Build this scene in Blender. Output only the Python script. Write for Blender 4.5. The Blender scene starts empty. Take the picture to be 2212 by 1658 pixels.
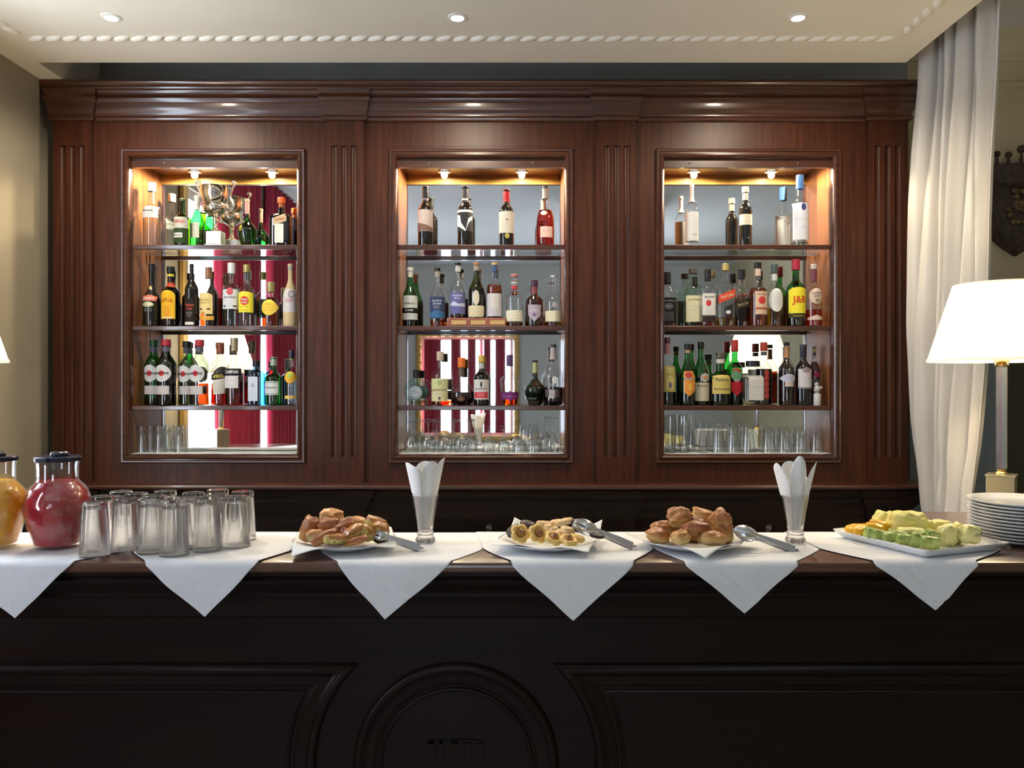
import bpy, bmesh, math, random
from mathutils import Vector, noise
sc = bpy.context.scene
COL = sc.collection
PI = math.pi
F = 1700.0            # focal length in pixels of the 2212 px wide frame
EYE = 1.55            # camera height
# ---------------------------------------------------------------- camera, world, exposure, large lights
cam = bpy.data.objects.new('camera', bpy.data.cameras.new('camera')); COL.objects.link(cam)
cam.location = (0, 0, EYE); cam.rotation_euler = (PI/2, 0, 0)
cam.data.sensor_width = 36; cam.data.lens = 36*F/2212; cam.data.clip_start = .05
sc.camera = cam
sc.view_settings.view_transform = 'Standard'; sc.view_settings.look = 'None'
sc.view_settings.gamma = 1; sc.view_settings.exposure = 0.0; sc.view_settings.use_curve_mapping = False
W = bpy.data.worlds.new('world'); sc.world = W; W.use_nodes = True
W.node_tree.nodes['Background'].inputs[0].default_value = (.62, .78, 1, 1)
W.node_tree.nodes['Background'].inputs[1].default_value = .3
cy = sc.cycles
cy.max_bounces = 14; cy.diffuse_bounces = 4; cy.glossy_bounces = 6; cy.transmission_bounces = 12
cy.transparent_max_bounces = 40; cy.sample_clamp_indirect = 4; cy.caustics_refractive = True; cy.caustics_reflective = False
cy.blur_glossy = .6; cy.use_denoising = True
WIN_E = 18.5
DOWN_W = 45
NICHE_W = 24
LAMP_W = 14
UP_W = 68

def lamp(name, kind, loc, energy, color, parent=None, **kw):
    L = bpy.data.lights.new(name, kind); L.energy = energy; L.color = color
    for k, v in kw.items(): setattr(L, k, v)
    o = bpy.data.objects.new(name, L); COL.objects.link(o); o.location = loc
    if parent: o.parent = parent; o.location = Vector(loc) - parent.location
    return o

def X(px, Y): return (px-1106)/F*Y
def Z(py, Y): return EYE-(py-829)/F*Y

# ---------------------------------------------------------------- geometry helpers
class G:
    def __init__(s): s.v = []; s.f = []; s.m = []
    def add(s, vs, fs, mi=0):
        n = len(s.v); s.v += [tuple(p) for p in vs]; s.f += [tuple(i+n for i in f) for f in fs]; s.m += [mi]*len(fs); return s
    def box(s, x0, x1, y0, y1, z0, z1, mi=0):
        return s.add([(x, y, z) for z in (z0, z1) for y in (y0, y1) for x in (x0, x1)],
                     [(0,2,3,1), (4,5,7,6), (0,1,5,4), (2,6,7,3), (0,4,6,2), (1,3,7,5)], mi)
    def rbox(s, c, size, rz=0, rx=0, ry=0, mi=0):
        from mathutils import Euler
        E = Euler((rx, ry, rz)).to_matrix(); a, b, d = [t/2 for t in size]; c = Vector(c)
        return s.add([c+E @ Vector((x, y, z)) for z in (-d, d) for y in (-b, b) for x in (-a, a)],
                     [(0,2,3,1), (4,5,7,6), (0,1,5,4), (2,6,7,3), (0,4,6,2), (1,3,7,5)], mi)
    def lathe(s, prof, c=(0,0,0), n=24, a0=0, a1=2*PI, mi=0, exp=None, dy=1):
        closed = abs(a1-a0-2*PI) < 1e-6; cols = n if closed else n+1; V = []
        for r, z in prof:
            for i in range(cols):
                a = a0+(a1-a0)*i/n
                ca, sa = math.cos(a), math.sin(a)
                if exp: ca = math.copysign(abs(ca)**(2/exp), ca); sa = math.copysign(abs(sa)**(2/exp), sa)
                V.append((c[0]+r*ca, c[1]+r*dy*sa, c[2]+z))
        Fs = []
        for j in range(len(prof)-1):
            for i in range(n):
                k = (i+1) % cols
                Fs.append((j*cols+i, j*cols+k, (j+1)*cols+k, (j+1)*cols+i))
        return s.add(V, Fs, mi)
    def tube(s, pts, r, n=8, mi=0, cap=True, flat=1):
        pts = [Vector(p) for p in pts]; V = []; Fs = []; prev = None
        rs = r if isinstance(r, (list, tuple)) else [r]*len(pts)
        for i, p in enumerate(pts):
            t = (pts[min(i+1, len(pts)-1)]-pts[max(i-1, 0)]).normalized()
            ref = prev if prev is not None else (Vector((0,0,1)) if abs(t.z) < .9 else Vector((1,0,0)))
            u = (ref-t*ref.dot(t)).normalized(); w = t.cross(u); prev = u
            for k in range(n):
                a = 2*PI*k/n; V.append(p+u*math.cos(a)*rs[i]*flat+w*math.sin(a)*rs[i])
        for i in range(len(pts)-1):
            for k in range(n): Fs.append((i*n+k, i*n+(k+1) % n, (i+1)*n+(k+1) % n, (i+1)*n+k))
        if cap: Fs += [tuple(range(n-1, -1, -1)), tuple((len(pts)-1)*n+k for k in range(n))]
        return s.add(V, Fs, mi)
    def sweep(s, prof, path, mi=0, caps=True):
        # prof: (out, z); path: (x, y) left to right seen from the camera side
        P = [Vector(p) for p in path]; N = []
        for i in range(len(P)):
            ns = []
            for a, b in ((i-1, i), (i, i+1)):
                if a >= 0 and b < len(P):
                    d = (P[b]-P[a]).normalized(); ns.append(Vector((d.y, -d.x)))
            N.append(ns[0] if len(ns) == 1 else (ns[0]+ns[1])/(1+ns[0].dot(ns[1])))
        V = [(p.x+n.x*o, p.y+n.y*o, z) for p, n in zip(P, N) for o, z in prof]; k = len(prof)
        Fs = [(i*k+j, (i+1)*k+j, (i+1)*k+j+1, i*k+j+1) for i in range(len(P)-1) for j in range(k-1)]
        Fs = [f[::-1] for f in Fs]
        if caps: Fs += [tuple(range(k)), tuple((len(P)-1)*k+j for j in range(k-1, -1, -1))]
        return s.add(V, Fs, mi)
    def ringrect(s, x0, x1, z0, z1, prof, mi=0):
        # prof: (inset, y) rings round a rectangular opening
        V = []
        for d, y in prof: V += [(x0+d, y, z0+d), (x1-d, y, z0+d), (x1-d, y, z1-d), (x0+d, y, z1-d)]
        return s.add(V, [(j*4+i, j*4+(i+1) % 4, j*4+4+(i+1) % 4, j*4+4+i) for j in range(len(prof)-1) for i in range(4)], mi)
    def xzsweep(s, pts, prof, y, mi=0, side=1):
        # moulding on an XZ plane: prof (offset across, out toward the camera)
        P = [Vector(p) for p in pts]; V = []; k = len(prof); loop = (P[0]-P[-1]).length < 1e-5
        for i, p in enumerate(P):
            d0 = (P[i]-P[i-1]).normalized() if i else ((P[0]-P[-2]).normalized() if loop else None); d1 = (P[i+1]-P[i]).normalized() if i < len(P)-1 else ((P[1]-P[0]).normalized() if loop else None)
            d0 = d0 or d1; d1 = d1 or d0
            n0, n1 = Vector((-d0.y, d0.x)), Vector((-d1.y, d1.x)); n = (n0+n1)/max(.25, 1+n0.dot(n1))*side
            V += [(p.x+n.x*o, y-h, p.y+n.y*o) for o, h in prof]
        Fs = [(i*k+j, (i+1)*k+j, (i+1)*k+j+1, i*k+j+1) for i in range(len(P)-1) for j in range(k-1)]
        return s.add(V, Fs+([] if loop else [tuple(range(k)), tuple((len(P)-1)*k+j for j in range(k))]), mi)
    def ball(s, c, r, n=12, mi=0):
        rx, ry, rz = r if isinstance(r, (tuple, list)) else (r, r, r)
        m = n//2
        pr = [(math.sin(PI*j/m), -math.cos(PI*j/m)) for j in range(m+1)]
        V = [(c[0]+rx*a*math.cos(2*PI*i/n), c[1]+ry*a*math.sin(2*PI*i/n), c[2]+rz*b) for a, b in pr for i in range(n)]
        return s.add(V, [(j*n+i, j*n+(i+1) % n, (j+1)*n+(i+1) % n, (j+1)*n+i) for j in range(m) for i in range(n)], mi)

def smooth_path(pts, k=6):
    out = []
    P = [Vector(p) for p in pts]
    for i in range(len(P)-1):
        p0, p1, p2, p3 = P[max(i-1, 0)], P[i], P[i+1], P[min(i+2, len(P)-1)]
        for j in range(k):
            t = j/k
            out.append(.5*((2*p1)+(p2-p0)*t+(2*p0-5*p1+4*p2-p3)*t*t+(3*p1-p0-3*p2+p3)*t**3))
    out.append(P[-1]); return out

def obj(name, g, mat, parent=None, smooth=40, world=False, bevel=0, fix=True):
    me = bpy.data.meshes.new(name); me.from_pydata(g.v, [], g.f)
    mats = mat if isinstance(mat, (list, tuple)) else [mat]
    for m in mats: me.materials.append(m)
    if len(mats) > 1:
        for p, mi in zip(me.polygons, g.m): p.material_index = mi
    if fix:
        bm = bmesh.new(); bm.from_mesh(me)
        bmesh.ops.remove_doubles(bm, verts=bm.verts, dist=1e-6)
        bmesh.ops.recalc_face_normals(bm, faces=bm.faces)
        bm.to_mesh(me); bm.free()
    if smooth:
        me.shade_smooth(); me.set_sharp_from_angle(angle=math.radians(smooth))
    o = bpy.data.objects.new(name, me); COL.objects.link(o)
    if parent:
        o.parent = parent
        if world: o.location = -parent.location if parent.parent is None else -(parent.location+parent.parent.location)
    if bevel:
        b = o.modifiers.new('bevel', 'BEVEL'); b.width = bevel; b.segments = 2; b.limit_method = 'ANGLE'
    return o

def tag(o, label, cat, group=None, kind=None):
    o['label'] = label; o['category'] = cat
    if group: o['group'] = group
    if kind: o['kind'] = kind
    return o
def thing(name, label, cat, loc=(0,0,0), rz=0, group=None):
    o = bpy.data.objects.new(name, None); COL.objects.link(o); o.empty_display_size = .02
    o.location = loc; o.rotation_euler = (0, 0, rz); return tag(o, label, cat, group)
def struct(name, g, mat, smooth=0, parent=None, **k):
    o = obj(name, g, mat, parent, smooth=smooth, **k)
    if parent is None: o['kind'] = 'structure'
    return o
def dup(root, loc, label, rz=None, group=None):
    r = root.copy(); COL.objects.link(r); r.location = loc; r['label'] = label
    if rz is not None: r.rotation_euler = (0, 0, rz)
    if group: r['group'] = group
    for ch in root.children:
        c = ch.copy(); COL.objects.link(c); c.parent = r
        for g2 in ch.children:
            d = g2.copy(); COL.objects.link(d); d.parent = c
    return r

# ---------------------------------------------------------------- materials
MC = {}
def S(n, k, v):
    if k in n.inputs: n.inputs[k].default_value = v
def pbr(name, col, rough=.5, metal=0, coat=0, trans=0, ior=1.45, emit=None, es=0, bump=None, spec=.5, sheen=0, alpha=1, sss=0):
    key = (name, tuple(col), rough, metal)
    if key in MC: return MC[key]
    m = bpy.data.materials.new(name); m.use_nodes = True; n = m.node_tree.nodes['Principled BSDF']
    S(n, 'Base Color', (*col, 1)); S(n, 'Roughness', rough); S(n, 'Metallic', metal); S(n, 'Coat Weight', coat); S(n, 'Coat Roughness', .08)
    S(n, 'Transmission Weight', trans); S(n, 'IOR', ior); S(n, 'Specular IOR Level', spec); S(n, 'Sheen Weight', sheen)
    if sss: S(n, 'Subsurface Weight', sss); S(n, 'Subsurface Radius', (1, .55, .2)); S(n, 'Subsurface Scale', .06)
    if emit: S(n, 'Emission Color', (*emit, 1)); S(n, 'Emission Strength', es)
    if bump:
        nt = m.node_tree; tc = nt.nodes.new('ShaderNodeTexCoord'); no = nt.nodes.new('ShaderNodeTexNoise'); b = nt.nodes.new('ShaderNodeBump')
        no.inputs['Scale'].default_value = bump[0]; b.inputs['Strength'].default_value = bump[1]; b.inputs['Distance'].default_value = bump[2] if len(bump) > 2 else .002
        nt.links.new(tc.outputs['Object'], no.inputs['Vector']); nt.links.new(no.outputs['Fac'], b.inputs['Height']); nt.links.new(b.outputs['Normal'], n.inputs['Normal'])
    MC[key] = m; return m
def ramp2(name, c1, c2, scale=(1,1,1), nscale=5, rough=.5, coat=0, detail=4, lo=.35, hi=.65, bump=0, coord='Object', c3=None, sss=0, spec=.5, coatr=.08):
    m = bpy.data.materials.new(name); m.use_nodes = True; nt = m.node_tree; n = nt.nodes['Principled BSDF']
    tc = nt.nodes.new('ShaderNodeTexCoord'); mp = nt.nodes.new('ShaderNodeMapping'); no = nt.nodes.new('ShaderNodeTexNoise'); r = nt.nodes.new('ShaderNodeValToRGB')
    mp.inputs['Scale'].default_value = scale; no.inputs['Scale'].default_value = nscale; no.inputs['Detail'].default_value = detail
    r.color_ramp.elements[0].position = lo; r.color_ramp.elements[0].color = (*c1, 1); r.color_ramp.elements[1].position = hi; r.color_ramp.elements[1].color = (*c2, 1)
    if c3: e = r.color_ramp.elements.new((lo+hi)/2); e.color = (*c3, 1)
    L = nt.links.new
    L(tc.outputs[coord], mp.inputs[0]); L(mp.outputs[0], no.inputs['Vector']); L(no.outputs['Fac'], r.inputs[0]); L(r.outputs[0], n.inputs['Base Color'])
    S(n, 'Roughness', rough); S(n, 'Coat Weight', coat); S(n, 'Coat Roughness', coatr); S(n, 'Specular IOR Level', spec)
    if sss: S(n, 'Subsurface Weight', sss); S(n, 'Subsurface Radius', (.02, .012, .006)); S(n, 'Subsurface Scale', .4)
    if bump:
        b = nt.nodes.new('ShaderNodeBump'); b.inputs['Strength'].default_value = bump; b.inputs['Distance'].default_value = .002
        L(no.outputs['Fac'], b.inputs['Height']); L(b.outputs['Normal'], n.inputs['Normal'])
    return m
def thin(name, tint, edge=None, rough=.03, refl=1.0):
    """thin-walled tinted glass: light goes through tinted, more tinted where the wall is seen on edge, and reflects by fresnel"""
    key = ('thin', tuple(tint), edge and tuple(edge), rough)
    if key in MC: return MC[key]
    m = bpy.data.materials.new(name); m.use_nodes = True; nt = m.node_tree; nt.nodes.clear(); L = nt.links.new
    out = nt.nodes.new('ShaderNodeOutputMaterial'); tr = nt.nodes.new('ShaderNodeBsdfTransparent'); gl = nt.nodes.new('ShaderNodeBsdfGlossy')
    fr = nt.nodes.new('ShaderNodeMath'); fr.operation = 'MULTIPLY_ADD'; fr.inputs[1].default_value = .8; fr.inputs[2].default_value = .065; p5 = nt.nodes.new('ShaderNodeMath'); p5.operation = 'POWER'; p5.inputs[1].default_value = 5; lw = nt.nodes.new('ShaderNodeLayerWeight'); mx = nt.nodes.new('ShaderNodeMixShader'); mc = nt.nodes.new('ShaderNodeMix'); mc.data_type = 'RGBA'
    pw = nt.nodes.new('ShaderNodeMath'); pw.operation = 'POWER'; pw.inputs[1].default_value = 3
    e = edge or tuple(c*.35 for c in tint)
    mc.inputs[6].default_value = (*tint, 1); mc.inputs[7].default_value = (*e, 1)
    gl.inputs['Roughness'].default_value = rough; lw.inputs['Blend'].default_value = .5
    gl.inputs['Color'].default_value = (refl, refl, refl, 1)
    L(lw.outputs['Facing'], pw.inputs[0]); L(lw.outputs['Facing'], p5.inputs[0]); L(p5.outputs[0], fr.inputs[0]); L(pw.outputs[0], mc.inputs[0]); L(mc.outputs[2], tr.inputs['Color'])
    L(fr.outputs[0], mx.inputs[0]); L(tr.outputs[0], mx.inputs[1]); L(gl.outputs[0], mx.inputs[2]); L(mx.outputs[0], out.inputs[0])
    MC[key] = m; return m
def emis(name, col, s):
    m = bpy.data.materials.new(name); m.use_nodes = True; nt = m.node_tree; nt.nodes.clear()
    e = nt.nodes.new('ShaderNodeEmission'); e.inputs[0].default_value = (*col, 1); e.inputs[1].default_value = s
    o = nt.nodes.new('ShaderNodeOutputMaterial'); nt.links.new(e.outputs[0], o.inputs[0]); return m

mahog = ramp2('mahogany', (.038, .0105, .0045), (.080, .0225, .0090), scale=(9, 9, .55), nscale=6, rough=.42, coat=.07, coatr=.36, lo=.3, hi=.7, detail=6, spec=.25)
mahog_h = ramp2('mahogany_horizontal', (.040, .011, .005), (.084, .024, .010), scale=(.55, 9, 9), nscale=6, rough=.3, coat=.55, coatr=.1, lo=.3, hi=.7, detail=6)
honey = ramp2('niche_side_wood', (.20, .07, .025), (.32, .125, .045), scale=(9, 9, .6), nscale=6, rough=.35, coat=.5, coatr=.12, lo=.3, hi=.7)
golden = ramp2('golden_lining_wood', (.42, .24, .06), (.55, .33, .10), scale=(.6, 9, 9), nscale=6, rough=.4, lo=.3, hi=.7)
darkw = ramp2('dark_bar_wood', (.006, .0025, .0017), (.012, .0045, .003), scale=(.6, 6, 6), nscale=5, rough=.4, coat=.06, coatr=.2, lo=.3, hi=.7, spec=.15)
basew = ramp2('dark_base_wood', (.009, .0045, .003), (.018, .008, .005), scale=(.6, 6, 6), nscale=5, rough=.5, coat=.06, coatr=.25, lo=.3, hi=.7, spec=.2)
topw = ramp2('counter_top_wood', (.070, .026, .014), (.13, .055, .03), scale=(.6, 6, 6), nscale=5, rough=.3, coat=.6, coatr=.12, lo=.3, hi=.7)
wallm = ramp2('warm_beige_wall', (.31, .275, .205), (.36, .32, .24), nscale=3, rough=.85, bump=.05, spec=.2)
wallr = ramp2('olive_wall', (.58, .51, .34), (.64, .57, .39), nscale=4, rough=.85, spec=.2)
wallw = ramp2('pale_wall', (.62, .64, .64), (.68, .69, .68), nscale=3, rough=.8, spec=.2)
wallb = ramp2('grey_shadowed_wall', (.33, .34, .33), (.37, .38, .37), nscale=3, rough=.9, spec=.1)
ceilm = ramp2('cream_ceiling', (.74, .69, .58), (.78, .73, .62), nscale=2, rough=.8, spec=.2)
ceilw = ramp2('white_ceiling', (.66, .69, .72), (.70, .72, .74), nscale=2, rough=.8, spec=.2)
plaster = pbr('white_plaster', (.80, .76, .67), .7)
bluegrey = pbr('blue_grey_paint', (.22, .26, .27), .5)
floorm = ramp2('pale_stone_floor', (.50, .49, .46), (.58, .57, .54), nscale=2, rough=.5)
mirror = pbr('mirror', (.90, .92, .93), .012, 1)
brass = pbr('brass', (.75, .55, .25), .25, 1)
palebrass = pbr('pale_brass', (.80, .72, .52), .3, 1)
steel = pbr('steel', (.72, .73, .76), .2, 1)
silver = pbr('silver', (.85, .82, .74), .12, 1)
goldm = pbr('gilt', (.62, .40, .13), .45, .6)
redc = ramp2('crimson_curtain', (.32, .008, .03), (.46, .02, .06), scale=(1, 14, .3), nscale=4, rough=.7)
curtm = ramp2('ivory_curtain', (.52, .49, .445), (.60, .57, .525), scale=(6, 6, .4), nscale=3, rough=.55, bump=.03)
linen = ramp2('white_linen', (.79, .80, .82), (.83, .84, .86), nscale=160, rough=.9, bump=.12, detail=2, spec=.1)
paper = pbr('white_paper', (.82, .82, .81), .9, spec=.1, bump=(220, .1))
china = pbr('white_china', (.83, .84, .86), .12, coat=.4)
clear = thin('clear_glass', (.96, .97, .97), (.7, .73, .74))
shelfg = thin('shelf_glass', (.975, .985, .98), (.88, .93, .91))
frost = pbr('frosted_glass', (.80, .82, .83), .35, trans=.35)
def cloudy():
    m = pbr('drinking_glass', (1, 1, 1), .0, trans=1, ior=1.46); nt = m.node_tree; L = nt.links.new; n = nt.nodes['Principled BSDF']; out = nt.nodes['Material Output']
    d = nt.nodes.new('ShaderNodeBsdfDiffuse'); d.inputs[0].default_value = (.85, .88, .92, 1); t = nt.nodes.new('ShaderNodeBsdfTransparent'); mx = nt.nodes.new('ShaderNodeMixShader'); mx.inputs[0].default_value = .007; m2 = nt.nodes.new('ShaderNodeMixShader'); m2.inputs[0].default_value = .15
    L(n.outputs[0], m2.inputs[1]); L(t.outputs[0], m2.inputs[2]); L(m2.outputs[0], mx.inputs[1]); L(d.outputs[0], mx.inputs[2]); L(mx.outputs[0], out.inputs[0]); return m
glassr = cloudy()
black = pbr('black', (.01, .01, .011), .3)
def pt(name, c, r=.5, **k): return pbr(name, c, r, **k)
def flip(g, h): return G().add([(x, y, h-z) for x, y, z in g.v], [f[::-1] for f in g.f])
# ================================================================ THE ROOM
SOF = EYE+1.449      # underside of the lowered soffit
TOPZ = 3.38          # main ceiling
struct('floor', G().box(-2.6, 3.5, -4.3, 4.2, -.05, 0), floorm)
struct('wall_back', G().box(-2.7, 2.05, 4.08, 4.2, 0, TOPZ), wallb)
struct('wall_back_right', G().box(2.05, 3.5, 4.08, 4.2, 0, TOPZ), wallr)
struct('wall_left', G().box(-2.36, -2.246, 2.60, 3.74, 0, TOPZ).box(-2.36, -2.275, 3.74, 4.08, 0, TOPZ)
       .box(-2.36, -2.246, .05, 2.60, 0, .75).box(-2.36, -2.246, -4.3, .05, 0, TOPZ).box(-2.36, -2.246, .05, 2.60, 2.92, TOPZ), wallm)
struct('wall_right', G().box(3.4, 3.5, -4.3, 4.2, 0, TOPZ), wallr)
struct('wall_far', G().box(-2.4, -1.40, -4.3, -4.2, 0, TOPZ).box(.03, 3.5, -4.3, -4.2, 0, TOPZ).box(-1.40, .03, -4.3, -4.2, 0, .75).box(-1.40, .03, -4.3, -4.2, 2.28, TOPZ), wallw)
struct('wall_partition', G().box(1.01, 1.55, -.62, -.40, 0, TOPZ), wallr)
struct('ceiling', G().box(-2.6, 3.5, -4.3, 4.2, TOPZ, TOPZ+.1), ceilw)
struct('ceiling_soffit', G().box(-2.246, 1.777, 2.45, 3.55, SOF, TOPZ-.002).box(-2.246, -2.137, 3.55, 4.08, SOF, TOPZ-.002), ceilm)
# plaster rope moulding round the soffit
g = G()
def rope(p, q, g):
    p, q = Vector(p), Vector(q); n = int((q-p).length/.070); d = (q-p)/n; a = math.atan2(d.y, d.x)
    for i in range(n):
        c = p+d*(i+.5)
        b = G().ball((0,0,0), (.044, .020, .013), 10)
        ca, sa = math.cos(a-.42), math.sin(a-.42)
        g.add([(c.x+x*ca-y*sa, c.y+x*sa+y*ca, SOF+z) for x, y, z in b.v], b.f)
rope((-2.03, 3.30, 0), (1.60, 3.30, 0), g); rope((-2.05, 2.50, 0), (-2.05, 3.26, 0), g); rope((1.62, 2.50, 0), (1.62, 3.26, 0), g)
struct('trim_1', g, plaster, smooth=60)
struct('trim_2', G().sweep([(0, TOPZ-.16), (.01, TOPZ-.16), (.02, TOPZ-.12), (.05, TOPZ-.06), (.06, TOPZ), (0, TOPZ)], [(2.05, 4.08), (3.4, 4.08)]).sweep([(0, 3.08), (.015, 3.09), (.015, 3.11), (0, 3.12)], [(2.05, 4.08), (3.4, 4.08)]), wallr)
# grey-blue dado panelling and dark pier on the wall at the right
struct('trim_3', G().box(2.05, 2.52, 4.06, 4.08, 0, 1.66).box(2.12, 2.44, 4.05, 4.06, .95, 1.03).box(2.12, 2.44, 4.05, 4.06, 1.06, 1.5), bluegrey)
struct('trim_4', G().box(2.52, 3.4, 4.05, 4.08, 0, 1.66), pbr('dark_olive_paint', (.07, .062, .035), .6))
# left window, stand-in for the far mirror: lit panes, frames, red curtains
pane = emis('daylight_pane', (.72, .86, 1.0), WIN_E)
w1 = struct('window_1', G().box(-2.35, -2.34, .05, 2.60, .75, 2.92), pane)
fr = G()
for y0, y1 in ((.05, .11), (.98, 1.04), (2.54, 2.60)): fr.box(-2.34, -2.28, y0, y1, .75, 2.92)
for z0, z1 in ((.75, .82), (2.86, 2.92)): fr.box(-2.338, -2.285, .05, 2.60, z0, z1)
struct('pane_frame', fr, pbr('white_paint', (.75, .76, .76), .5), parent=w1)
w2 = struct('mirror_standin', G().box(-1.40, .03, -4.29, -4.28, .75, 2.28), pane)  # stands in for the scalloped wall mirror, its bright reflection made a glowing pane
fr = G()
for x0 in (-1.40, -.95, -.5, -.03): fr.box(x0, x0+.05, -4.28, -4.22, .75, 2.28)
fr.box(-1.4, .03, -4.28, -4.225, .75, .8).box(-1.4, .03, -4.28, -4.225, 2.23, 2.28)
struct('pane_frame', fr, pbr('white_paint', (.75, .76, .76), .5), parent=w2)
g = G().ringrect(-1.48, .11, .67, 2.36, [(0, -4.2), (0, -4.15), (.03, -4.13), (.08, -4.15), (.08, -4.2)])
n = 13
for i in range(n):
    x = -1.44+(1.51)*i/(n-1)
    g.ball((x, -4.15, 2.32), (.055, .02, .045), 10)
for i in range(14):
    z = .73+1.58*i/13
    g.ball((-1.44, -4.15, z), (.045, .02, .055), 10).ball((.07, -4.15, z), (.045, .02, .055), 10)
struct('pane_frame', g, goldm, smooth=50, parent=w2)  # scalloped gilt frame of the wall mirror

def red_curtain(p, q, z0, z1, label, folds=7, amp=.03):
    g = G(); nu, nv = folds*8, 6; V = []
    p, q = Vector(p), Vector(q); d = q-p; nrm = Vector((-d.y, d.x)).normalized()
    for j in range(nv+1):
        for i in range(nu+1):
            u = i/nu; w = p+d*u+nrm*amp*math.sin(u*folds*2*PI+.3*j)
            V.append((w.x, w.y, z0+(z1-z0)*j/nv))
    g.add(V, [(j*(nu+1)+i, j*(nu+1)+i+1, (j+1)*(nu+1)+i+1, (j+1)*(nu+1)+i) for j in range(nv) for i in range(nu)])
    o = obj('curtain', g, redc, smooth=80); so = o.modifiers.new('s', 'SOLIDIFY'); so.thickness = .003
    return tag(o, label, 'curtain', 'crimson curtains reflected in the mirrors')
red_curtain((-2.19, 1.13), (-2.19, 2.14), .03, 3.36, 'crimson curtain reflected in the left niche, the wider one beside the white window light')
red_curtain((-2.19, .05), (-2.19, .90), .03, 3.36, 'crimson curtain reflected in the left niche behind the beige bottle, narrower one')
for x, w, lab in ((-1.22, .26, 'widest crimson drape strip reflected in the centre niche between bright panes'), (-.86, .15, 'crimson drape strip reflected behind the pale corked bottle'), (-.62, .13, 'dark crimson drape strip reflected behind the orange-sealed bottle'),
               (-.38, .11, 'thin crimson drape strip reflected between two bright panes'), (-.18, .16, 'crimson drape strip reflected at the right of the framed wall mirror')):
    red_curtain((x-w/2, -4.14), (x+w/2, -4.14), .8, 2.24, lab, folds=2, amp=.015)  # strips stand for the red stripes reflected in the framed wall mirror
g = G().box(-2.24, -2.20, 2.62, 2.69, 0, 2.98)
tag(obj('gilt_frame_post', g, goldm, bevel=.01), 'gilded upright post on the left wall, a golden stripe in the left mirror', 'post')

# ================================================================ BACK BAR CABINET
FY = 3.80; MY = 3.99
CL, CR = -2.206, 1.904
def fx(px): return (px-1106)/F*FY
def fz(py): return EYE-(py-829)/F*FY
NICH = [(-1.845, -1.036), (-.554, .255), (.733, 1.547)]
NZ0, NZ1 = 1.210, 2.648
cab = thing('back_bar_cabinet', 'tall mahogany back bar cabinet with three mirrored niches, fluted pilasters and a moulded crown', 'cabinet', (-.15, 3.95, 0))
Zc = 2.82; Zl = 1.078
PIL = [(CL, fx(203)), (fx(706), fx(788)), (fx(1288), fx(1372)), (fx(1872), CR)]
# face frame: stiles and rails round the openings
g = G()
xs = [CL]+[v for n in NICH for v in n]+[CR]
g.box(CL, CR, FY, FY+.03, NZ1, Zc).box(CL, CR, FY, FY+.03, Zl-.06, NZ0)
for i in range(0, 8, 2): g.box(xs[i], xs[i+1], FY, FY+.03, NZ0, NZ1)
obj('face_frame', g, mahog, cab, smooth=0, world=True)
g = G().box(CL, CL+.03, FY+.03, 4.06, 1.0, 2.99).box(CR-.03, CR, FY+.03, 4.06, 1.0, 2.99).box(CL+.03, CR-.03, 4.035, 4.06, 1.0, 2.99).box(CL+.03, CR-.03, FY+.03, 4.035, 2.96, 2.99)
obj('carcass', g, mahog, cab, smooth=0, world=True)
# pilasters with three flutes each
FZ0, FZ1 = fz(986), fz(317)
def pilaster(x0, x1, cs):
    y = FY-.018; g = G()
    hw = .0155; dpt = .012
    prof = [(x0, FY), (x0, y)]
    for c in cs:
        prof.append((c-hw, y))
        for k in range(1, 8):
            a = PI*k/8; prof.append((c-hw*math.cos(a), y+dpt*math.sin(a)))
        prof.append((c+hw, y))
    prof += [(x1, y), (x1, FY)]
    n = len(prof)
    V = [(px, py, z) for z in (FZ0, FZ1) for px, py in prof]
    g.add(V, [(i, i+1, n+i+1, n+i) for i in range(n-1)])
    g.box(x0, x1, y, FY, FZ1, Zc).box(x0, x1, y, FY, Zl-.03, FZ0)
    return g
for (a, b), cs in zip(PIL, ((140, 160.5, 181), (724, 746, 766), (1311, 1332, 1353), (1892, 1914, 1936))):
    obj('pilaster', pilaster(a, b, [fx(c) for c in cs]), mahog, cab, smooth=35, world=True)
# crown and ledge follow the pilasters
def brk(d):
    y = FY; p = [(CL, 4.05), (CL, y-d)]
    for k, (a, b) in enumerate(PIL):
        if k: p += [(a, y), (a, y-d)]
        if k < 3: p += [(b, y-d), (b, y)]
    return p+[(CR, y-d), (CR, 4.05)]
crown = [(0, Zc-.008), (.010, Zc-.006), (.016, Zc), (.018, Zc+.008), (.012, Zc+.015), (.011, Zc+.020), (.012, Zc+.027), (.0155, Zc+.036), (.0190, Zc+.042), (.0215, Zc+.052), (.0235, Zc+.066), (.0245, Zc+.078), (.028, Zc+.080),
         (.032, Zc+.088), (.034, Zc+.098), (.030, Zc+.106), (.028, Zc+.112), (.030, Zc+.128), (.036, Zc+.138)]
obj('crown_moulding', G().sweep(crown+[(0, Zc+.138)], brk(.018)), mahog_h, cab, smooth=28, world=True)
straight = [(CL, 4.05), (CL, FY-.004), (CR, FY-.004), (CR, 4.05)]
cap = [(0, 2.955), (.036, 2.955), (.042, 2.959), (.045, 2.966), (.043, 2.972), (.047, 2.975), (.050, 2.978), (.055, 2.984), (.057, 2.990), (.056, 2.996), (0, 2.996)]
obj('crown_cap', G().sweep(cap, straight), mahog_h, cab, smooth=28, world=True)
ledge = [(0, 1.0), (.0, 1.045), (.055, 1.045), (.078, 1.050), (.088, 1.056), (.092, 1.064), (.088, 1.073), (.078, Zl), (0, Zl)]
obj('ledge', G().sweep(ledge, straight), mahog_h, cab, smooth=35, world=True)
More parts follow.
